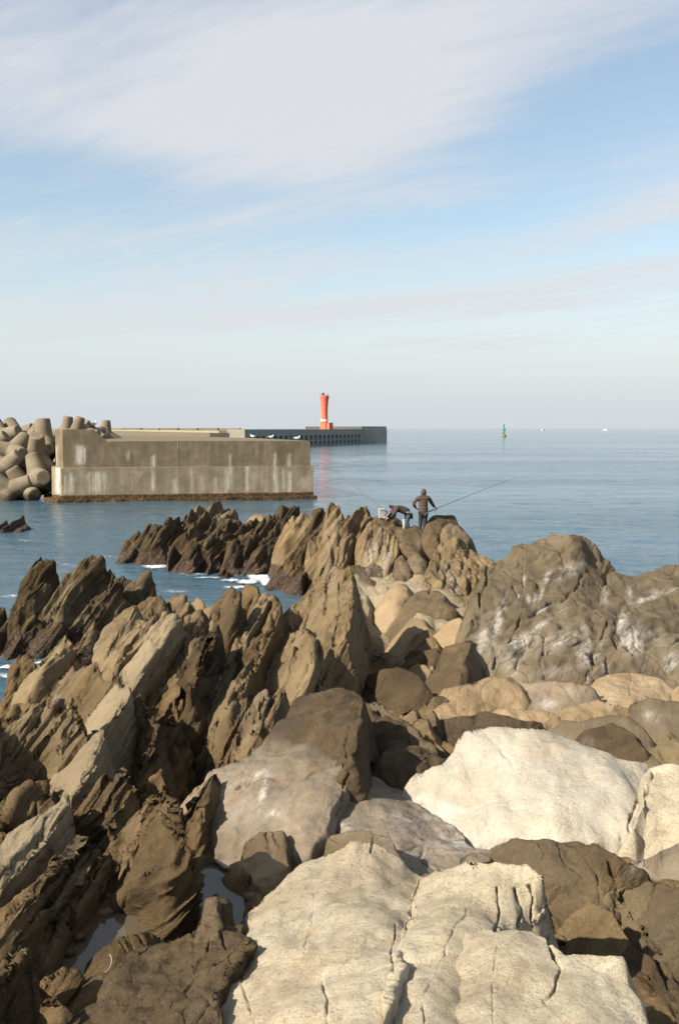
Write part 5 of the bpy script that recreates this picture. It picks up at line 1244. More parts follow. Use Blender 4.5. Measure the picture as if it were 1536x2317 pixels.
PA, PB = np.array([-22.3, 236.0]), np.array([7.6, 331.0])
PI = empty('pier', Vector((PA[0] * S, PA[1] * S, 0)), 'long grey concrete pier with two rows of openings below the red lighthouse', 'pier')
pd = (PB - PA) / np.hypot(*(PB - PA)); pn = np.array([pd[1], -pd[0]]); PLN = float(np.hypot(*(PB - PA)))
def pp(t, off): return PA + pd * t + pn * off
wall_prism('core', [pp(.6, -1.5), pp(PLN, -1.5), pp(PLN, -9.5), pp(.6, -5.2)], -1.5, 3.0, MAT['pierc'], PI, rough=0)
wall_prism('upper_wall', [pp(0, 0), pp(PLN, 0), pp(PLN, -9.6), pp(0, -4.4)], 3.0, 4.72, MAT['pierc'], PI, rough=0)
wall_prism('near_end', [pp(-.25, .05), pp(.6, .05), pp(.6, -4.5), pp(-.25, -4.5)], 2.4, 4.76, MAT['pierlight'], PI, rough=0, label='pale sunlit end wall')
mb = MB()
ang = math.atan2(pd[1], pd[0])
NP = 25
pil = None
for k in range(NP):
    t_ = PLN * (k + .5) / NP
    c = pp(t_, -.75)
    loc = Vector((c[0] * S, c[1] * S, 1.0 * S)) - PI.location
    if pil is None:
        mb = MB(); mb.box((0, 0, 0), (1.75 * S, 1.5 * S, 4.0 * S), ang)
        pil = mb.build('pilaster', MAT['pierc'], PI, loc)
        for nm_ in ('salt', 'tide', 'tint'): fattr(pil.data, nm_, np.zeros(len(pil.data.vertices)))
    else:
        o = pil.copy(); COL.objects.link(o); o.parent = PI; o.location = loc
def band(nm, z0, z1, off):
    wall_prism(nm, [pp(0, off), pp(PLN, off), pp(PLN, off - 1.35), pp(0, off - 1.35)], z0, z1, MAT['pierc'], PI, rough=0)
band('band', 1.35, 1.75, -.04); band('band', -.6, .25, .06)
E0, E1 = np.array([7.6, 331.0]), np.array([15.95, 336.5])
wall_prism('head_block', [E0 + [-.35, -.2], E1 + [0, -.2], E1 + [-2.0, 12], E0 + [-8, 12]], -1, 4.66, MAT['pierc'], PI, rough=0)
wall_prism('head_parapet', [E0 + [-.3, .1], E1 + [-.15, .1], E1 + [-.6, 1.6], E0 + [-.8, 1.6]], 4.66, 5.62, MAT['pierc'], PI, rough=0)
wall_prism('cross_parapet', [np.array([-11.0, 322.0]), np.array([7.2, 328.8]), np.array([6.8, 330.2]), np.array([-11.4, 323.4])], 4.72, 5.56, MAT['pierlight'], PI, rough=0)

# lighthouse
m, t, b = new_mat('red_paint'); MAT['red'] = m
P = t.node('ShaderNodeNewGeometry').outputs['Position']; z = t.sep(P)[2]
c = t.mix(t.noise(P, .6, 5, .65), (.62, .085, .045), (.80, .16, .085))
zz = t.math('ADD', z, t.math('MULTIPLY_ADD', t.noise(P, .9, 4, .6), 3.0, -1.5))
wh = t.math('MULTIPLY', t.ramp(zz, 9.3 * S * .86, 8.6 * S * .86), t.ramp(z, 7.1 * S, 7.15 * S))
t.put(b.inputs['Base Color'], t.mix(wh, c, (.78, .70, .58))); b.inputs['Roughness'].default_value = .7
MAT['darkmetal'] = plain('dark_metal', (.08, .08, .085), .5, .6)
lx = dpx(734, 300)
LH = empty('lighthouse', Vector((lx[0] * S, lx[1] * S, 4.72 * S)), 'red lighthouse tower with peeling white base on the pier', 'lighthouse')
MB().lathe([(1.12 * S, 1.9 * S), (1.02 * S, 3.4 * S), (.98 * S, 5 * S), (1.04 * S, 6.5 * S), (1.18 * S, 8.2 * S), (1.40 * S, 9.7 * S), (1.40 * S, 9.95 * S), (1.25 * S, 10.0 * S)], 28).build('tower', MAT['red'], LH, None, False)
MB().box((.95 * S, .2 * S, .97 * S), (2.5 * S, 2.4 * S, 1.94 * S), math.radians(62), .03).build('base_house', MAT['red'], LH)
MB().box((.0, 0, 1.0 * S), (1.9 * S, 1.9 * S, 2.0 * S), math.radians(62), .03).build('base_block', MAT['red'], LH)
MB().box((1.55 * S, -1.28 * S, .75 * S), (.5 * S, .06 * S, 1.5 * S), math.radians(62)).build('door', MAT['pierlight'], LH)
MB().tube((-.35 * S, 0, 10 * S), (-.35 * S, 0, 10.55 * S), .28 * S, .28 * S, 12).ball((-.35 * S, 0, 10.7 * S), .3 * S, 2).build('lantern', MAT['darkmetal'], LH)
post = None
for k in range(8):
    a = 2 * math.pi * k / 8
    loc = (1.15 * S * math.cos(a), 1.15 * S * math.sin(a), 10.0 * S)
    if post is None:
        post = MB().tube((0, 0, -.05), (0, 0, .55 * S), .07 * S).build('railing_post', MAT['darkmetal'], LH, loc)
    else:
        o = post.copy(); COL.objects.link(o); o.parent = LH; o.location = loc

# ---------------------------------------------------------------- tetrapods
def eval_mesh(o, name):
    dg = bpy.context.evaluated_depsgraph_get(); dg.update()
    me = bpy.data.meshes.new_from_object(o.evaluated_get(dg)); me.name = name
    old = o.data; bpy.data.objects.remove(o); bpy.data.meshes.remove(old)
    me.materials.clear()
    return me
def tetra_mesh():
    bm = bmesh.new()
    dirs = [Vector((0, 0, 1))] + [Vector((math.sqrt(8) / 3 * math.cos(a), math.sqrt(8) / 3 * math.sin(a), -1 / 3)) for a in (0, 2 * math.pi / 3, 4 * math.pi / 3)]
    for d in dirs:
        M = Matrix.Translation(d * .9) @ d.to_track_quat('Z', 'Y').to_matrix().to_4x4()
        bmesh.ops.create_cone(bm, cap_ends=True, segments=28, radius1=.74, radius2=.50, depth=1.8, matrix=M)
    bmesh.ops.create_icosphere(bm, subdivisions=3, radius=.72)
    me = bpy.data.meshes.new('t'); bm.to_mesh(me); bm.free()
    o = bpy.data.objects.new('t', me); COL.objects.link(o)
    r = o.modifiers.new('r', 'REMESH'); r.mode = 'VOXEL'; r.voxel_size = .075
    s_ = o.modifiers.new('s', 'SMOOTH'); s_.factor = .5; s_.iterations = 5
    me = eval_mesh(o, 'tetrapod')
    me.transform(Matrix.Scale(S, 4))
    me.polygons.foreach_set('use_smooth', np.ones(len(me.polygons), bool))
    n = len(me.vertices)
    for a in ('salt', 'tide', 'tint'): fattr(me, a, np.zeros(n))
    me.materials.append(MAT['tetra'])
    return me
TM = tetra_mesh()
TP = [  # px, row of the centre, distance, rotation, label
 (100, 1002, 73.5, (1.9, .5, .6), 'tetrapod with a thick leg pointing up right, topmost against the breakwater corner'),
 (72, 1004, 75, (2.4, .2, 2.2), 'tetrapod below the topmost one, leg pointing up left'),
 (84, 1032, 71, (.5, 2.5, .4), 'tetrapod with its leg crossing diagonally at mid height of the pile'),
 (30, 1025, 71.5, (.3, .8, 1.5), 'tetrapod with a blunt leg end facing the camera, left half of the pile'),
 (88, 1082, 69.5, (2.2, .9, 2.9), 'lowest tetrapod touching the foot of the breakwater'),
 (60, 1108, 70, (1.2, 2.1, .3), 'half sunken tetrapod at the waterline beside the breakwater'),
 (12, 1062, 70.5, (1.0, .3, 3.9), 'tetrapod low at the left edge of the photo'),
 (22, 1112, 69.2, (2.7, 1.2, 4.4), 'small looking half sunken tetrapod in the left corner of the pile'),
 (38, 990, 77, (2.9, .6, 4.0), 'tetrapod on the crest of the pile with a round leg end'),
 (2, 992, 76, (.9, 1.9, 5.0), 'tetrapod on the crest of the pile at the left edge'),
 (-25, 1020, 73, (.2, 2.8, 1.1), 'tetrapod cut by the left edge at mid height'),
 (-30, 1085, 70.5, (1.7, 1.4, 2.5), 'tetrapod cut by the left edge near the water'),
 (66, 1052, 74.5, (1.4, .7, 3.3), 'shaded tetrapod deep inside the pile'),
 (112, 1010, 75.5, (2.0, 2.2, 1.9), 'shaded tetrapod behind the breakwater corner'),
 (150, 979, 80, (.15, .1, .9), 'tetrapod behind the parapet with its leg standing upright'),
 (172, 980, 79, (2.3, .4, 1.9), 'tetrapod behind the parapet with a broad sloping leg'),
 (192, 981, 82, (1.5, 1.0, 3.1), 'tetrapod lying flat behind the end of the parapet'),
 (214, 983, 84, (.8, 2.0, .2), 'tetrapod under the white gull behind the parapet'),
 (240, 985, 88, (2.0, .4, 4.2), 'farthest tetrapod to the right behind the parapet'),
]
for px, py, d, rot, lab in TP:
    p = at_y(px, py, d)
    o = bpy.data.objects.new('tetrapod', TM); COL.objects.link(o)
    o.location = Vector(p) * S; o.rotation_euler = rot
    sc_ = 1.0 if px < 130 else .74
    o.scale = (sc_,) * 3
    tag(o, lab, 'tetrapod', 'concrete tetrapods piled beside the breakwater')

# ---------------------------------------------------------------- buoy, boats
MAT['green'] = plain('green_paint', (.035, .22, .13), .6, 0, .3, 1.0)
MAT['white'+'paint'] = plain('white_paint', (.75, .75, .73), .5, 0, .08)
MAT['yellowrust'] = plain('rusty_float', (.22, .16, .05), .8, 0, .4, 1.0)
MAT['gullgrey'] = plain('gull_grey', (.35, .37, .40), .8)
bp = at_z(1139, 988.5, 0)
BU = empty('buoy', Vector(bp) * S, 'green navigation buoy floating far out on the sea', 'buoy')
MB().lathe([(1.5, -1.0), (1.9, .4), (1.9, 1.3), (1.2, 1.8)], 20).build('float', MAT['yellowrust'], BU)
mb = MB()
for k in range(4):
    a = math.pi / 4 + k * math.pi / 2
    mb = MB().tube((1.2 * math.cos(a), 1.2 * math.sin(a), 1.6), (.75 * math.cos(a), .75 * math.sin(a), 7.2), .16)
    mb.build('leg', MAT['green'], BU)
MB().lathe([(1.0, 4.4), (1.15, 4.7), (1.15, 6.6), (.9, 7.0)], 16).build('cage', MAT['green'], BU)
MB().lathe([(.25, 7.0), (.3, 8.3), (.5, 8.4), (.5, 9.3), (.1, 9.9)], 12).build('lamp', MAT['darkmetal'], BU)
MB().box((0, 0, 2.6), (1.5, 1.5, 1.6)).build('battery_box', MAT['green'], BU)
BU.scale = (.9, .9, .9)

def hull(L_, W_, H_):
    bm = bmesh.new(); rings = []
    for i in range(9):
        f = i / 8; x = (f - .5) * L_
        wd = W_ / 2 * (1 - max(0, (f - .45) / .55) ** 2.2) * (.85 + .15 * min(1, f * 4)); zt = H_ * (1 + .35 * f * f)
        rings.append([bm.verts.new(v) for v in ((x, -wd, zt), (x, -wd * .8, .1), (x, 0, -.4), (x, wd * .8, .1), (x, wd, zt))])
    for a, b2_ in zip(rings, rings[1:]):
        for k in range(4): bm.faces.new((a[k], a[k + 1], b2_[k + 1], b2_[k]))
        bm.faces.new((a[4], a[0], b2_[0], b2_[4]))
    bm.faces.new(rings[0]); bm.faces.new(rings[-1])
    return bm
def bm_obj(bm, name, mat, parent):
    bmesh.ops.recalc_face_normals(bm, faces=bm.faces)
    me = bpy.data.meshes.new(name); bm.to_mesh(me); bm.free()
    return link_mesh(name, me, mat, parent, None, False)
p = at_y(1245, 0, 2300)
MBt = empty('motor_boat', Vector((p[0] * S, 2300 * S, 0)), 'small white motor boat far out near the horizon', 'boat', None, .6)
bm_obj(hull(11, 3.6, 1.6), 'hull', MAT['whitepaint'], MBt)
MB().box((-.6, 0, 3.0), (4.0, 2.6, 2.4), 0, .2).build('cabin', MAT['whitepaint'], MBt)
MB().box((-.5, 0, 3.3), (4.1, 2.7, .7)).build('window_band', MAT['darkmetal'], MBt)
MB().tube((-1, 0, 4.2), (-1, 0, 6.5), .06).build('mast', MAT['darkmetal'], MBt)
p = at_y(1389, 0, 1900)
SB = empty('sailing_boat', Vector((p[0] * S, 1900 * S, 0)), 'distant sailing boat with bare mast and a furled pale sail on the horizon', 'boat', None, 2.7)
bm_obj(hull(12, 3.4, 1.5), 'hull', MAT['gullgrey'], SB)
MB().tube((.8, 0, 1), (.8, 0, 18), .16, .08).build('mast', MAT['darkmetal'], SB)
MB().tube((.8, 0, 3), (-4.6, 0, 3.2), .10).build('boom', MAT['darkmetal'], SB)
MB().prism([(.6, -.2), (-4.4, -.25), (-4.4, .25), (.6, .2)], 3.3, [5.2, 3.8, 3.8, 5.2]).build('furled_sail', MAT['whitepaint'], SB)
MB().box((-1.0, 0, 2.1), (4.0, 2.0, .9), 0, .15).build('cabin', MAT['whitepaint'], SB)

# ---------------------------------------------------------------- gulls on the deck
def gull(px, py, d, rz, label, k=1.0):
    p = at_y(px, py, d)
    g = empty('seagull', Vector(p) * S, label, 'bird', 'gulls resting on the breakwater', rz)
    mb = MB(); mb.ball((0, 0, .21 * k), .11 * k, 2, (2.0, 1, 1)); mb.ball((.21 * k, 0, .33 * k), .075 * k, 2); mb.tube((.13 * k, 0, .24 * k), (.20 * k, 0, .32 * k), .075 * k, .055 * k)
    mb.build('body', MAT['whitepaint'], g, None, True)
    mb = MB(); mb.ball((-.05 * k, 0, .26 * k), .10 * k, 2, (2.1, 1.02, .6)); mb.prism([(-.2 * k, -.06 * k), (-.42 * k, -.02 * k), (-.42 * k, .02 * k), (-.2 * k, .06 * k)], .22 * k, .25 * k)
    mb.build('wing', MAT['gullgrey'], g, None, True)
    MB().tube((.27 * k, 0, .32 * k), (.36 * k, 0, .31 * k), .02 * k, .005 * k).build('beak', MAT['yellowrust'], g)
    for s in (-1, 1): MB().tube((0, s * .035 * k, .12 * k), (0, s * .035 * k, -.02), .012 * k).build('leg', MAT['yellowrust'], g)
zg = ZD + .05
def deck_d(row): return (CAMH - zg) * F / (row - HOR)
gull(572, 991.8, deck_d(992.4), 2.6, 'white gull farthest left of those standing on the deck edge')
gull(613, 993.6, deck_d(994.4), .3, 'white gull in the middle of the deck edge, side on')
gull(672, 996.8, deck_d(997.4), .2, 'white gull nearest to the right corner of the deck')
gull(214, 965.5, 83.6, 1.2, 'white gull perched on a tetrapod behind the parapet', 1.5)
# ---------------------------------------------------------------- anglers
def skin(nodes, edges, name, sub=2, root=None):
    """one continuous body grown round a skeleton: nodes {name: (x, y, z, radius or (rx, ry))}"""
    keys = list(nodes)
    me = bpy.data.meshes.new(name)
    me.from_pydata([nodes[k][:3] for k in keys], [(keys.index(a), keys.index(b)) for a, b in edges], [])
    o = bpy.data.objects.new(name, me); COL.objects.link(o)
    o.modifiers.new('skin', 'SKIN').use_smooth_shade = True
    s_ = o.modifiers.new('sub', 'SUBSURF'); s_.levels = sub; s_.render_levels = sub
    for i, k in enumerate(keys):
        r = nodes[k][3]
        me.skin_vertices[0].data[i].radius = r if isinstance(r, tuple) else (r, r)
        me.skin_vertices[0].data[i].use_root = (k == root) if root else i == 0
    r = eval_mesh(o, name)
    return r
def chain(*k): return list(zip(k, k[1:]))
def hand(nodes, edges, at, wrist, fwd, up, side, k=1.0, curl=.6, pre='h'):
    """palm, four unequal curled fingers and a thumb from the side of the palm"""
    f, u, s = Vector(fwd).normalized(), Vector(up).normalized(), Vector(side).normalized()
    p0 = Vector(at)
    nodes[pre + 'p'] = (*(p0 + f * .045 * k), (.036 * k, .020 * k)); edges.append((wrist, pre + 'p'))
    for i, (off, ln) in enumerate(((-.033, .070), (-.011, .080), (.011, .074), (.033, .058))):
        b0 = p0 + f * .085 * k + s * off * k
        b1 = b0 + (f * (1 - curl * .4) - u * curl * .5).normalized() * ln * .5 * k
        b2 = b1 + (f * (1 - curl) - u * curl).normalized() * ln * .5 * k
        for j, q in enumerate((b0, b1, b2)):
            nodes[f'{pre}{i}{j}'] = (*q, .0095 * k)
        edges += [(pre + 'p', f'{pre}{i}0'), (f'{pre}{i}0', f'{pre}{i}1'), (f'{pre}{i}1', f'{pre}{i}2')]
    t0 = p0 + f * .03 * k - s * .042 * k; t1 = t0 + (f * .6 - s * .5 - u * .4).normalized() * .04 * k
    nodes[pre + 't0'] = (*t0, .011 * k); nodes[pre + 't1'] = (*t1, .009 * k)
    edges += [(pre + 'p', pre + 't0'), (pre + 't0', pre + 't1')]

MAT['skin'] = plain('skin', (.50, .28, .19), .6, 0, .08, 30)
MAT['hair'] = plain('hair', (.035, .022, .015), .6, 0, .3, 60)
def cloth(name, col, quilt=False):
    m, t, b = new_mat(name)
    P = t.node('ShaderNodeNewGeometry').outputs['Position']
    t.put(b.inputs['Base Color'], t.mix(t.noise(P, 9.0, 5, .65), tuple(c * .7 for c in col), tuple(c * 1.25 for c in col)))
    b.inputs['Roughness'].default_value = .8
    z = t.sep(P)[2]
    h = t.noise(P, 11.0, 4, .6)
    if quilt: h = t.math('ADD', t.math('MULTIPLY', h, .7), t.math('MULTIPLY', t.math('ABSOLUTE', t.math('SINE', t.math('MULTIPLY', z, 26.0))), .5))
    bump(t, b, h, .6, .03)
    return m
MAT['jacket'] = cloth('brown_jacket', (.060, .036, .026), True)
MAT['trousers'] = cloth('black_trousers', (.020, .017, .017))
MAT['jeans'] = cloth('blue_jeans', (.030, .050, .080))
MAT['jacket2'] = cloth('dark_jacket', (.040, .024, .022))
MAT['boots'] = plain('boots', (.02, .016, .013), .7)
MAT['navy'] = cloth('navy_cloth', (.025, .025, .045))

FT = Vector(at_y(957, 1207.5, 31.7)) * S
def person(label, loc, rz=0.0):
    return empty('person', loc, label, 'person', None, rz)
# --- standing angler seen from behind; local +Y is towards the sea, x to the right
PM = person('person standing in a hooded brown jacket, hand on hip, holding out a fishing rod', FT)
nd, ed = {}, []
nd.update(pel=(0, 0, .90, (.15, .11)), wai=(0, .01, 1.05, (.14, .10)), che=(0, .015, 1.25, (.165, .115)), nec0=(.0, .0, 1.43, (.09, .08)), nec=(.005, .02, 1.50, .055), hea=(.01, .03, 1.60, (.078, .092)), top=(.01, .035, 1.68, (.06, .07)),
          ls=(-.19, .01, 1.39, .062), le=(-.385, -.06, 1.17, .048), lw=(-.27, .03, .965, .034),
          rs=(.19, .02, 1.39, .062), re=(.33, .10, 1.16, .047), rw=(.47, .26, .985, .033),
          lh=(-.09, 0, .86, (.09, .10)), lk=(-.10, .02, .47, .062), la=(-.13, -.02, .09, .042), lf=(-.145, .10, .035, (.04, .03)), lt=(-.15, .18, .03, (.035, .025)),
          rh=(.09, 0, .86, (.09, .10)), rk=(.075, .04, .46, .062), ra=(.03, .0, .07, .042), rf=(.04, .12, .02, (.04, .03)), rt=(.045, .2, .015, (.035, .025)))
ed += chain('pel', 'wai', 'che', 'nec0', 'nec', 'hea', 'top') + chain('nec0', 'ls', 'le', 'lw') + chain('nec0', 'rs', 're', 'rw') + chain('pel', 'lh', 'lk', 'la', 'lf', 'lt') + chain('pel', 'rh', 'rk', 'ra', 'rf', 'rt')
hand(nd, ed, nd['lw'][:3], 'lw', (.75, .3, -.5), (-.3, -.6, -.6), (0, .8, -.4), 1.0, .5, 'L')
hand(nd, ed, nd['rw'][:3], 'rw', (.75, .55, -.25), (0, 0, 1), (.5, -.8, 0), 1.0, .9, 'R')
link_mesh('body', skin(nd, ed, 'body', 2), MAT['skin'], PM)
jd = dict(hem=(0, 0, .76, (.205, .155)), pel=(0, 0, .90, (.20, .15)), wai=(0, .01, 1.08, (.19, .14)), che=(0, .015, 1.28, (.205, .15)), nec0=(0, .0, 1.42, (.14, .115)), nec=(.003, .01, 1.49, (.09, .085)),
          ls=(-.20, .01, 1.38, .092), lm=(-.30, -.03, 1.27, .082), le=(-.395, -.06, 1.16, .076), lw=(-.285, .015, .985, .058),
          rs=(.20, .02, 1.38, .092), rm=(.27, .06, 1.27, .080), re=(.335, .10, 1.16, .073), rw=(.45, .235, 1.0, .055))
link_mesh('jacket', skin(jd, chain('hem', 'pel', 'wai', 'che', 'nec0', 'nec') + chain('nec0', 'ls', 'lm', 'le', 'lw') + chain('nec0', 'rs', 'rm', 're', 'rw'), 'jacket'), MAT['jacket'], PM)
hd = dict(a=(0, -.01, 1.46, (.115, .11)), b=(.005, .01, 1.56, (.115, .125)), c=(.01, .02, 1.65, (.112, .13)), d=(.01, .015, 1.735, (.06, .07)))
link_mesh('hood', skin(hd, chain('a', 'b', 'c', 'd'), 'hood'), MAT['jacket'], PM)
td = dict(pel=(0, 0, .86, (.165, .125)), lh=(-.09, 0, .78, (.105, .11)), lk=(-.10, .015, .46, .085), la=(-.128, -.02, .13, .068),
          rh=(.09, 0, .78, (.105, .11)), rk=(.075, .035, .45, .085), ra=(.035, .0, .13, .068))
link_mesh('trousers', skin(td, chain('pel', 'lh', 'lk', 'la') + chain('pel', 'rh', 'rk', 'ra'), 'trousers'), MAT['trousers'], PM)
for s_, bd in (('l', dict(a=(-.13, -.025, .22, .07), b=(-.132, -.02, .07, .062), c=(-.145, .10, .04, (.05, .042)), d=(-.15, .2, .035, (.042, .034)))),
               ('r', dict(a=(.032, -.0, .22, .07), b=(.032, .0, .06, .062), c=(.042, .12, .03, (.05, .042)), d=(.047, .22, .025, (.042, .034))))):
    link_mesh('boot', skin(bd, chain('a', 'b', 'c', 'd'), 'boot'), MAT['boots'], PM)
def rod(name, p0, p1, label, sag=.0, r0=.016, r1=.003):
    p0, p1 = Vector(p0), Vector(p1)
    d = p1 - p0; L_ = d.length; n = 14
    bm = bmesh.new(); rings = []
    q = d.to_track_quat('Z', 'Y')
    for i in range(n + 1):
        f = i / n; c = d * f + Vector((0, 0, -sag * f * f * f)); r = r0 + (r1 - r0) * f
        rings.append([bm.verts.new(c + q @ Vector((r * math.cos(2 * math.pi * k / 8), r * math.sin(2 * math.pi * k / 8), 0))) for k in range(8)])
    for a, b_ in zip(rings, rings[1:]):
        for k in range(8): bm.faces.new((a[k], a[(k + 1) % 8], b_[(k + 1) % 8], b_[k]))
    bm.faces.new(rings[0][::-1]); bm.faces.new(rings[-1])
    e = empty(name, p0, label, 'fishing rod')
    bm_obj(bm, 'blank', MAT['darkmetal'], e)
    u = d.normalized()
    MB().tube(u * .0, u * .42, .022).build('grip', MAT['boots'], e)
    mb = MB(); c = u * .52 + Vector((0, 0, -.07)); mb.tube(c + Vector((-.03, -.05, 0)), c + Vector((.03, .05, 0)), .04, .035); mb.tube(u * .5, c, .012)
    mb.build('reel', MAT['whitepaint'], e)
    for f in (.35, .55, .72, .86, .97):
        g = u * L_ * f + Vector((0, 0, -sag * f ** 3 - .02))
        MB().tube(g + Vector((0, 0, .02)), g + Vector((0, 0, -.015)), .006).build('guide', MAT['darkmetal'], e)
    return e
grip = FT + Vector((.55, .31, .95))
tipv = Vector(at_y(1168, 1077, 33.4)) * S
dirv = (tipv - grip).normalized()
rod('fishing_rod', grip - dirv * .58, tipv, 'long fishing rod held out to the right by the standing angler', .05, .013, .0035)

# --- bending angler, head to the left
F2 = Vector(at_y(921, 1199, 31.75)) * S
PB_ = person('person bending forward to the left in a dark jacket and blue jeans', F2)
kx = -1.0
nd, ed = {}, []
nd.update(pel=(.02, 0, .66, (.13, .12)), wai=(-.13, -.01, .74, (.12, .115)), che=(-.34, -.02, .80, (.13, .13)), nec0=(-.47, -.02, .82, (.085, .085)), nec=(-.53, -.02, .83, .055), hea=(-.61, -.03, .83, (.08, .085)), top=(-.68, -.03, .86, (.06, .065)),
          ls=(-.44, -.19, .78, .06), le=(-.58, -.24, .55, .046), lw=(-.74, -.16, .47, .033), rs=(-.44, .16, .78, .06), re=(-.60, .20, .56, .046), rw=(-.78, .12, .50, .033),
          lh=(.05, -.09, .62, (.10, .09)), lk=(-.02, -.10, .33, .06), la=(.05, -.11, .06, .042), lf=(-.07, -.12, .03, (.03, .04)), lt=(-.16, -.12, .025, (.025, .035)),
          rh=(.05, .09, .62, (.10, .09)), rk=(-.04, .11, .33, .06), ra=(.04, .11, .06, .042), rf=(-.08, .12, .03, (.03, .04)), rt=(-.17, .12, .025, (.025, .035)))
ed += chain('pel', 'wai', 'che', 'nec0', 'nec', 'hea', 'top') + chain('nec0', 'ls', 'le', 'lw') + chain('nec0', 'rs', 're', 'rw') + chain('pel', 'lh', 'lk', 'la', 'lf', 'lt') + chain('pel', 'rh', 'rk', 'ra', 'rf', 'rt')
# face: nose and jaw looking left and down
nd['nose'] = (-.66, -.05, .76, .022); nd['jaw'] = (-.60, -.04, .755, .045); ed += [('hea', 'nose'), ('hea', 'jaw')]
hand(nd, ed, nd['lw'][:3], 'lw', (-.9, .1, -.35), (0, 0, 1), (.1, 1, 0), 1.0, .8, 'L')
hand(nd, ed, nd['rw'][:3], 'rw', (-.9, -.1, -.35), (0, 0, 1), (-.1, 1, 0), 1.0, .8, 'R')
link_mesh('body', skin(nd, ed, 'body', 2), MAT['skin'], PB_)
jd = dict(hem=(.10, 0, .655, (.17, .165)), wai=(-.12, -.01, .755, (.17, .16)), che=(-.34, -.02, .815, (.175, .165)), nec0=(-.46, -.02, .83, (.13, .12)), nec=(-.52, -.02, .85, (.10, .095)), hoodn=(-.46, -.02, .92, (.10, .07)),
          ls=(-.43, -.19, .79, .088), le=(-.58, -.25, .56, .070), lw=(-.72, -.17, .48, .052), rs=(-.43, .16, .79, .088), re=(-.60, .21, .57, .070), rw=(-.76, .13, .51, .052))
link_mesh('jacket', skin(jd, chain('hem', 'wai', 'che', 'nec0', 'nec') + [('nec0', 'hoodn')] + chain('nec0', 'ls', 'le', 'lw') + chain('nec0', 'rs', 're', 'rw'), 'jacket'), MAT['jacket2'], PB_)
hr = dict(a=(-.60, -.02, .895, (.085, .095)), b=(-.67, -.02, .88, (.065, .085)), c=(-.55, -.01, .88, (.07, .08)))
link_mesh('hair', skin(hr, [('a', 'b'), ('a', 'c')], 'hair'), MAT['hair'], PB_)
td = dict(pel=(.06, 0, .64, (.155, .15)), lh=(.05, -.09, .56, (.105, .10)), lk=(-.02, -.10, .33, .082), la=(.045, -.11, .11, .066), rh=(.05, .09, .56, (.105, .10)), rk=(-.04, .11, .33, .082), ra=(.04, .11, .11, .066))
link_mesh('jeans', skin(td, chain('pel', 'lh', 'lk', 'la') + chain('pel', 'rh', 'rk', 'ra'), 'jeans'), MAT['jeans'], PB_)
for bd in (dict(a=(.047, -.11, .16, .066), b=(.045, -.11, .055, .055), c=(-.07, -.12, .04, (.04, .048)), d=(-.18, -.12, .03, (.034, .042))), dict(a=(.04, .11, .16, .066), b=(.04, .11, .055, .055), c=(-.08, .12, .04, (.04, .048)), d=(-.19, .12, .03, (.034, .042)))):
    link_mesh('shoe', skin(bd, chain('a', 'b', 'c', 'd'), 'shoe'), MAT['boots'], PB_)
# second rod leaning out to the left
b0 = Vector(at_y(882, 1164, 32.0)) * S
rod('fishing_rod', b0, Vector(at_y(742, 1052, 34.2)) * S, 'thin fishing rod propped up, pointing up left over the water', .05, .017, .009)
# white tackle box on the rock
tb = Vector(at_y(863, 1172.5, 31.95)) * S
TB = empty('tackle_box', tb, 'upright white plastic box standing on the rock left of the anglers', 'box', None, .15)
MAT['offwhite'] = plain('off_white_plastic', (.33, .32, .29), .6, 0, .35, 14)
MB().box((0, 0, .17), (.225, .16, .34), 0, .018).build('box_body', MAT['offwhite'], TB)
MB().box((0, 0, .36), (.24, .175, .045), 0, .012).build('lid', MAT['offwhite'], TB)
MB().tube((-.09, -.1, .33), (.09, -.1, .33), .008).build('handle', MAT['gullgrey'], TB)
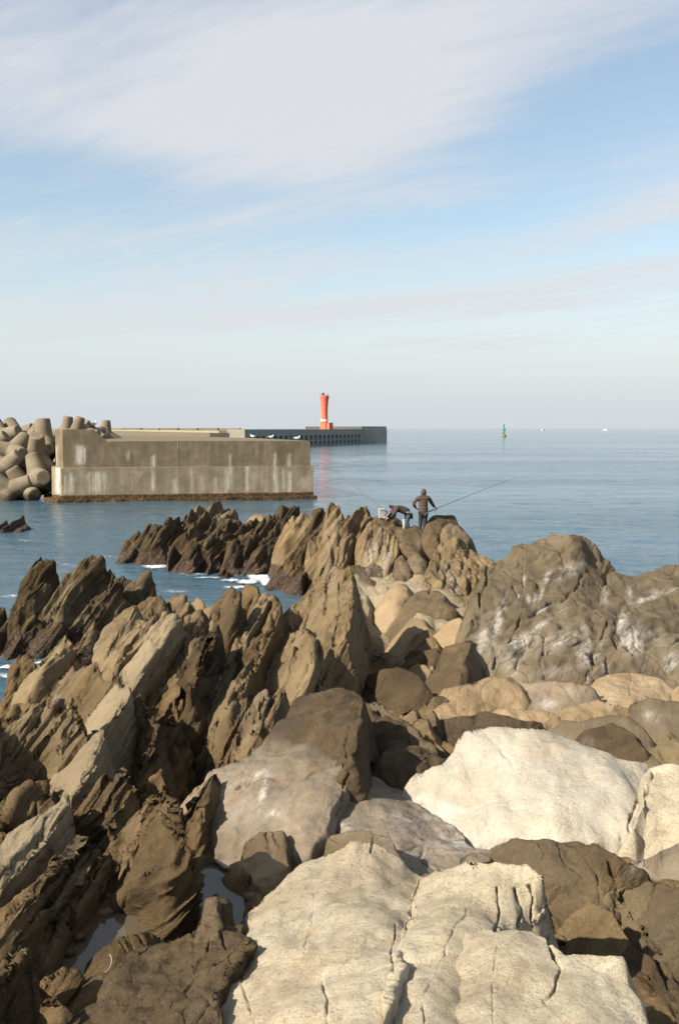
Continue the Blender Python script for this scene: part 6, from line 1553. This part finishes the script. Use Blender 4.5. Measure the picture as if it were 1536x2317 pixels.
# hanging white bag beside the bending angler
bgp = Vector(at_y(914, 1183, 31.45)) * S
bm = bmesh.new(); rings = []
for z, rx, ry in ((-.28, .035, .03), (-.22, .07, .05), (-.08, .075, .055), (.05, .06, .04), (.16, .075, .03), (.20, .08, .025)):
    rx *= .8 + .25 * math.sin(z * 31); ry *= .8; z = z * .8 - .03
    rings.append([bm.verts.new((rx * math.cos(2 * math.pi * k / 14) * (1 + .12 * math.sin(3 * k)), ry * math.sin(2 * math.pi * k / 14), z + .01 * math.cos(2 * k))) for k in range(14)])
for a, b_ in zip(rings, rings[1:]):
    for k in range(14): bm.faces.new((a[k], a[(k + 1) % 14], b_[(k + 1) % 14], b_[k]))
bm.faces.new(rings[0][::-1]); bm.faces.new(rings[-1])
bmesh.ops.recalc_face_normals(bm, faces=bm.faces)
me = bpy.data.meshes.new('plastic_bag'); bm.to_mesh(me); bm.free()
tag(link_mesh('plastic_bag', me, MAT['offwhite'], None, bgp), 'crumpled white plastic bag behind the legs of the bending angler', 'bag')
# dark tackle bag under the bending angler's hands
kb = Vector(at_y(884, 1172, 31.6)) * S
KB = empty('shoulder_bag', kb, 'dark blue shoulder bag with a pale strap below the bending angler', 'bag')
mb = MB(); mb.ball((0, 0, .12), .17, 3, (1.25, .7, .8)); mb.build('bag_body', MAT['navy'], KB, None, True)
mb = MB(); mb.tube((-.2, -.13, .02), (-.04, -.14, .24), .022); mb.build('strap', MAT['pierlight'], KB)
# curl of pale line beside the pool
cv = Vector(at_dz(240, 2200, .0)) * S
bm = bmesh.new(); n = 16; rings = []
for i in range(n + 1):
    a = math.radians(-75 + 150 * i / n); c = Vector((.030 * math.cos(a), .055 * math.sin(a), .05 + .02 * math.sin(a)))
    tn = Vector((-.030 * math.sin(a), .055 * math.cos(a), .01)).normalized(); q = tn.to_track_quat('Z', 'Y')
    rings.append([bm.verts.new(c + q @ Vector((.002 * math.cos(2 * math.pi * k / 6), .002 * math.sin(2 * math.pi * k / 6), 0))) for k in range(6)])
for a, b_ in zip(rings, rings[1:]):
    for k in range(6): bm.faces.new((a[k], a[(k + 1) % 6], b_[(k + 1) % 6], b_[k]))
me = bpy.data.meshes.new('string_loop'); bm.to_mesh(me); bm.free()
tag(link_mesh('string_loop', me, MAT['offwhite'], None, cv), 'small curl of white string lying at the rim of the large tide pool', 'string')
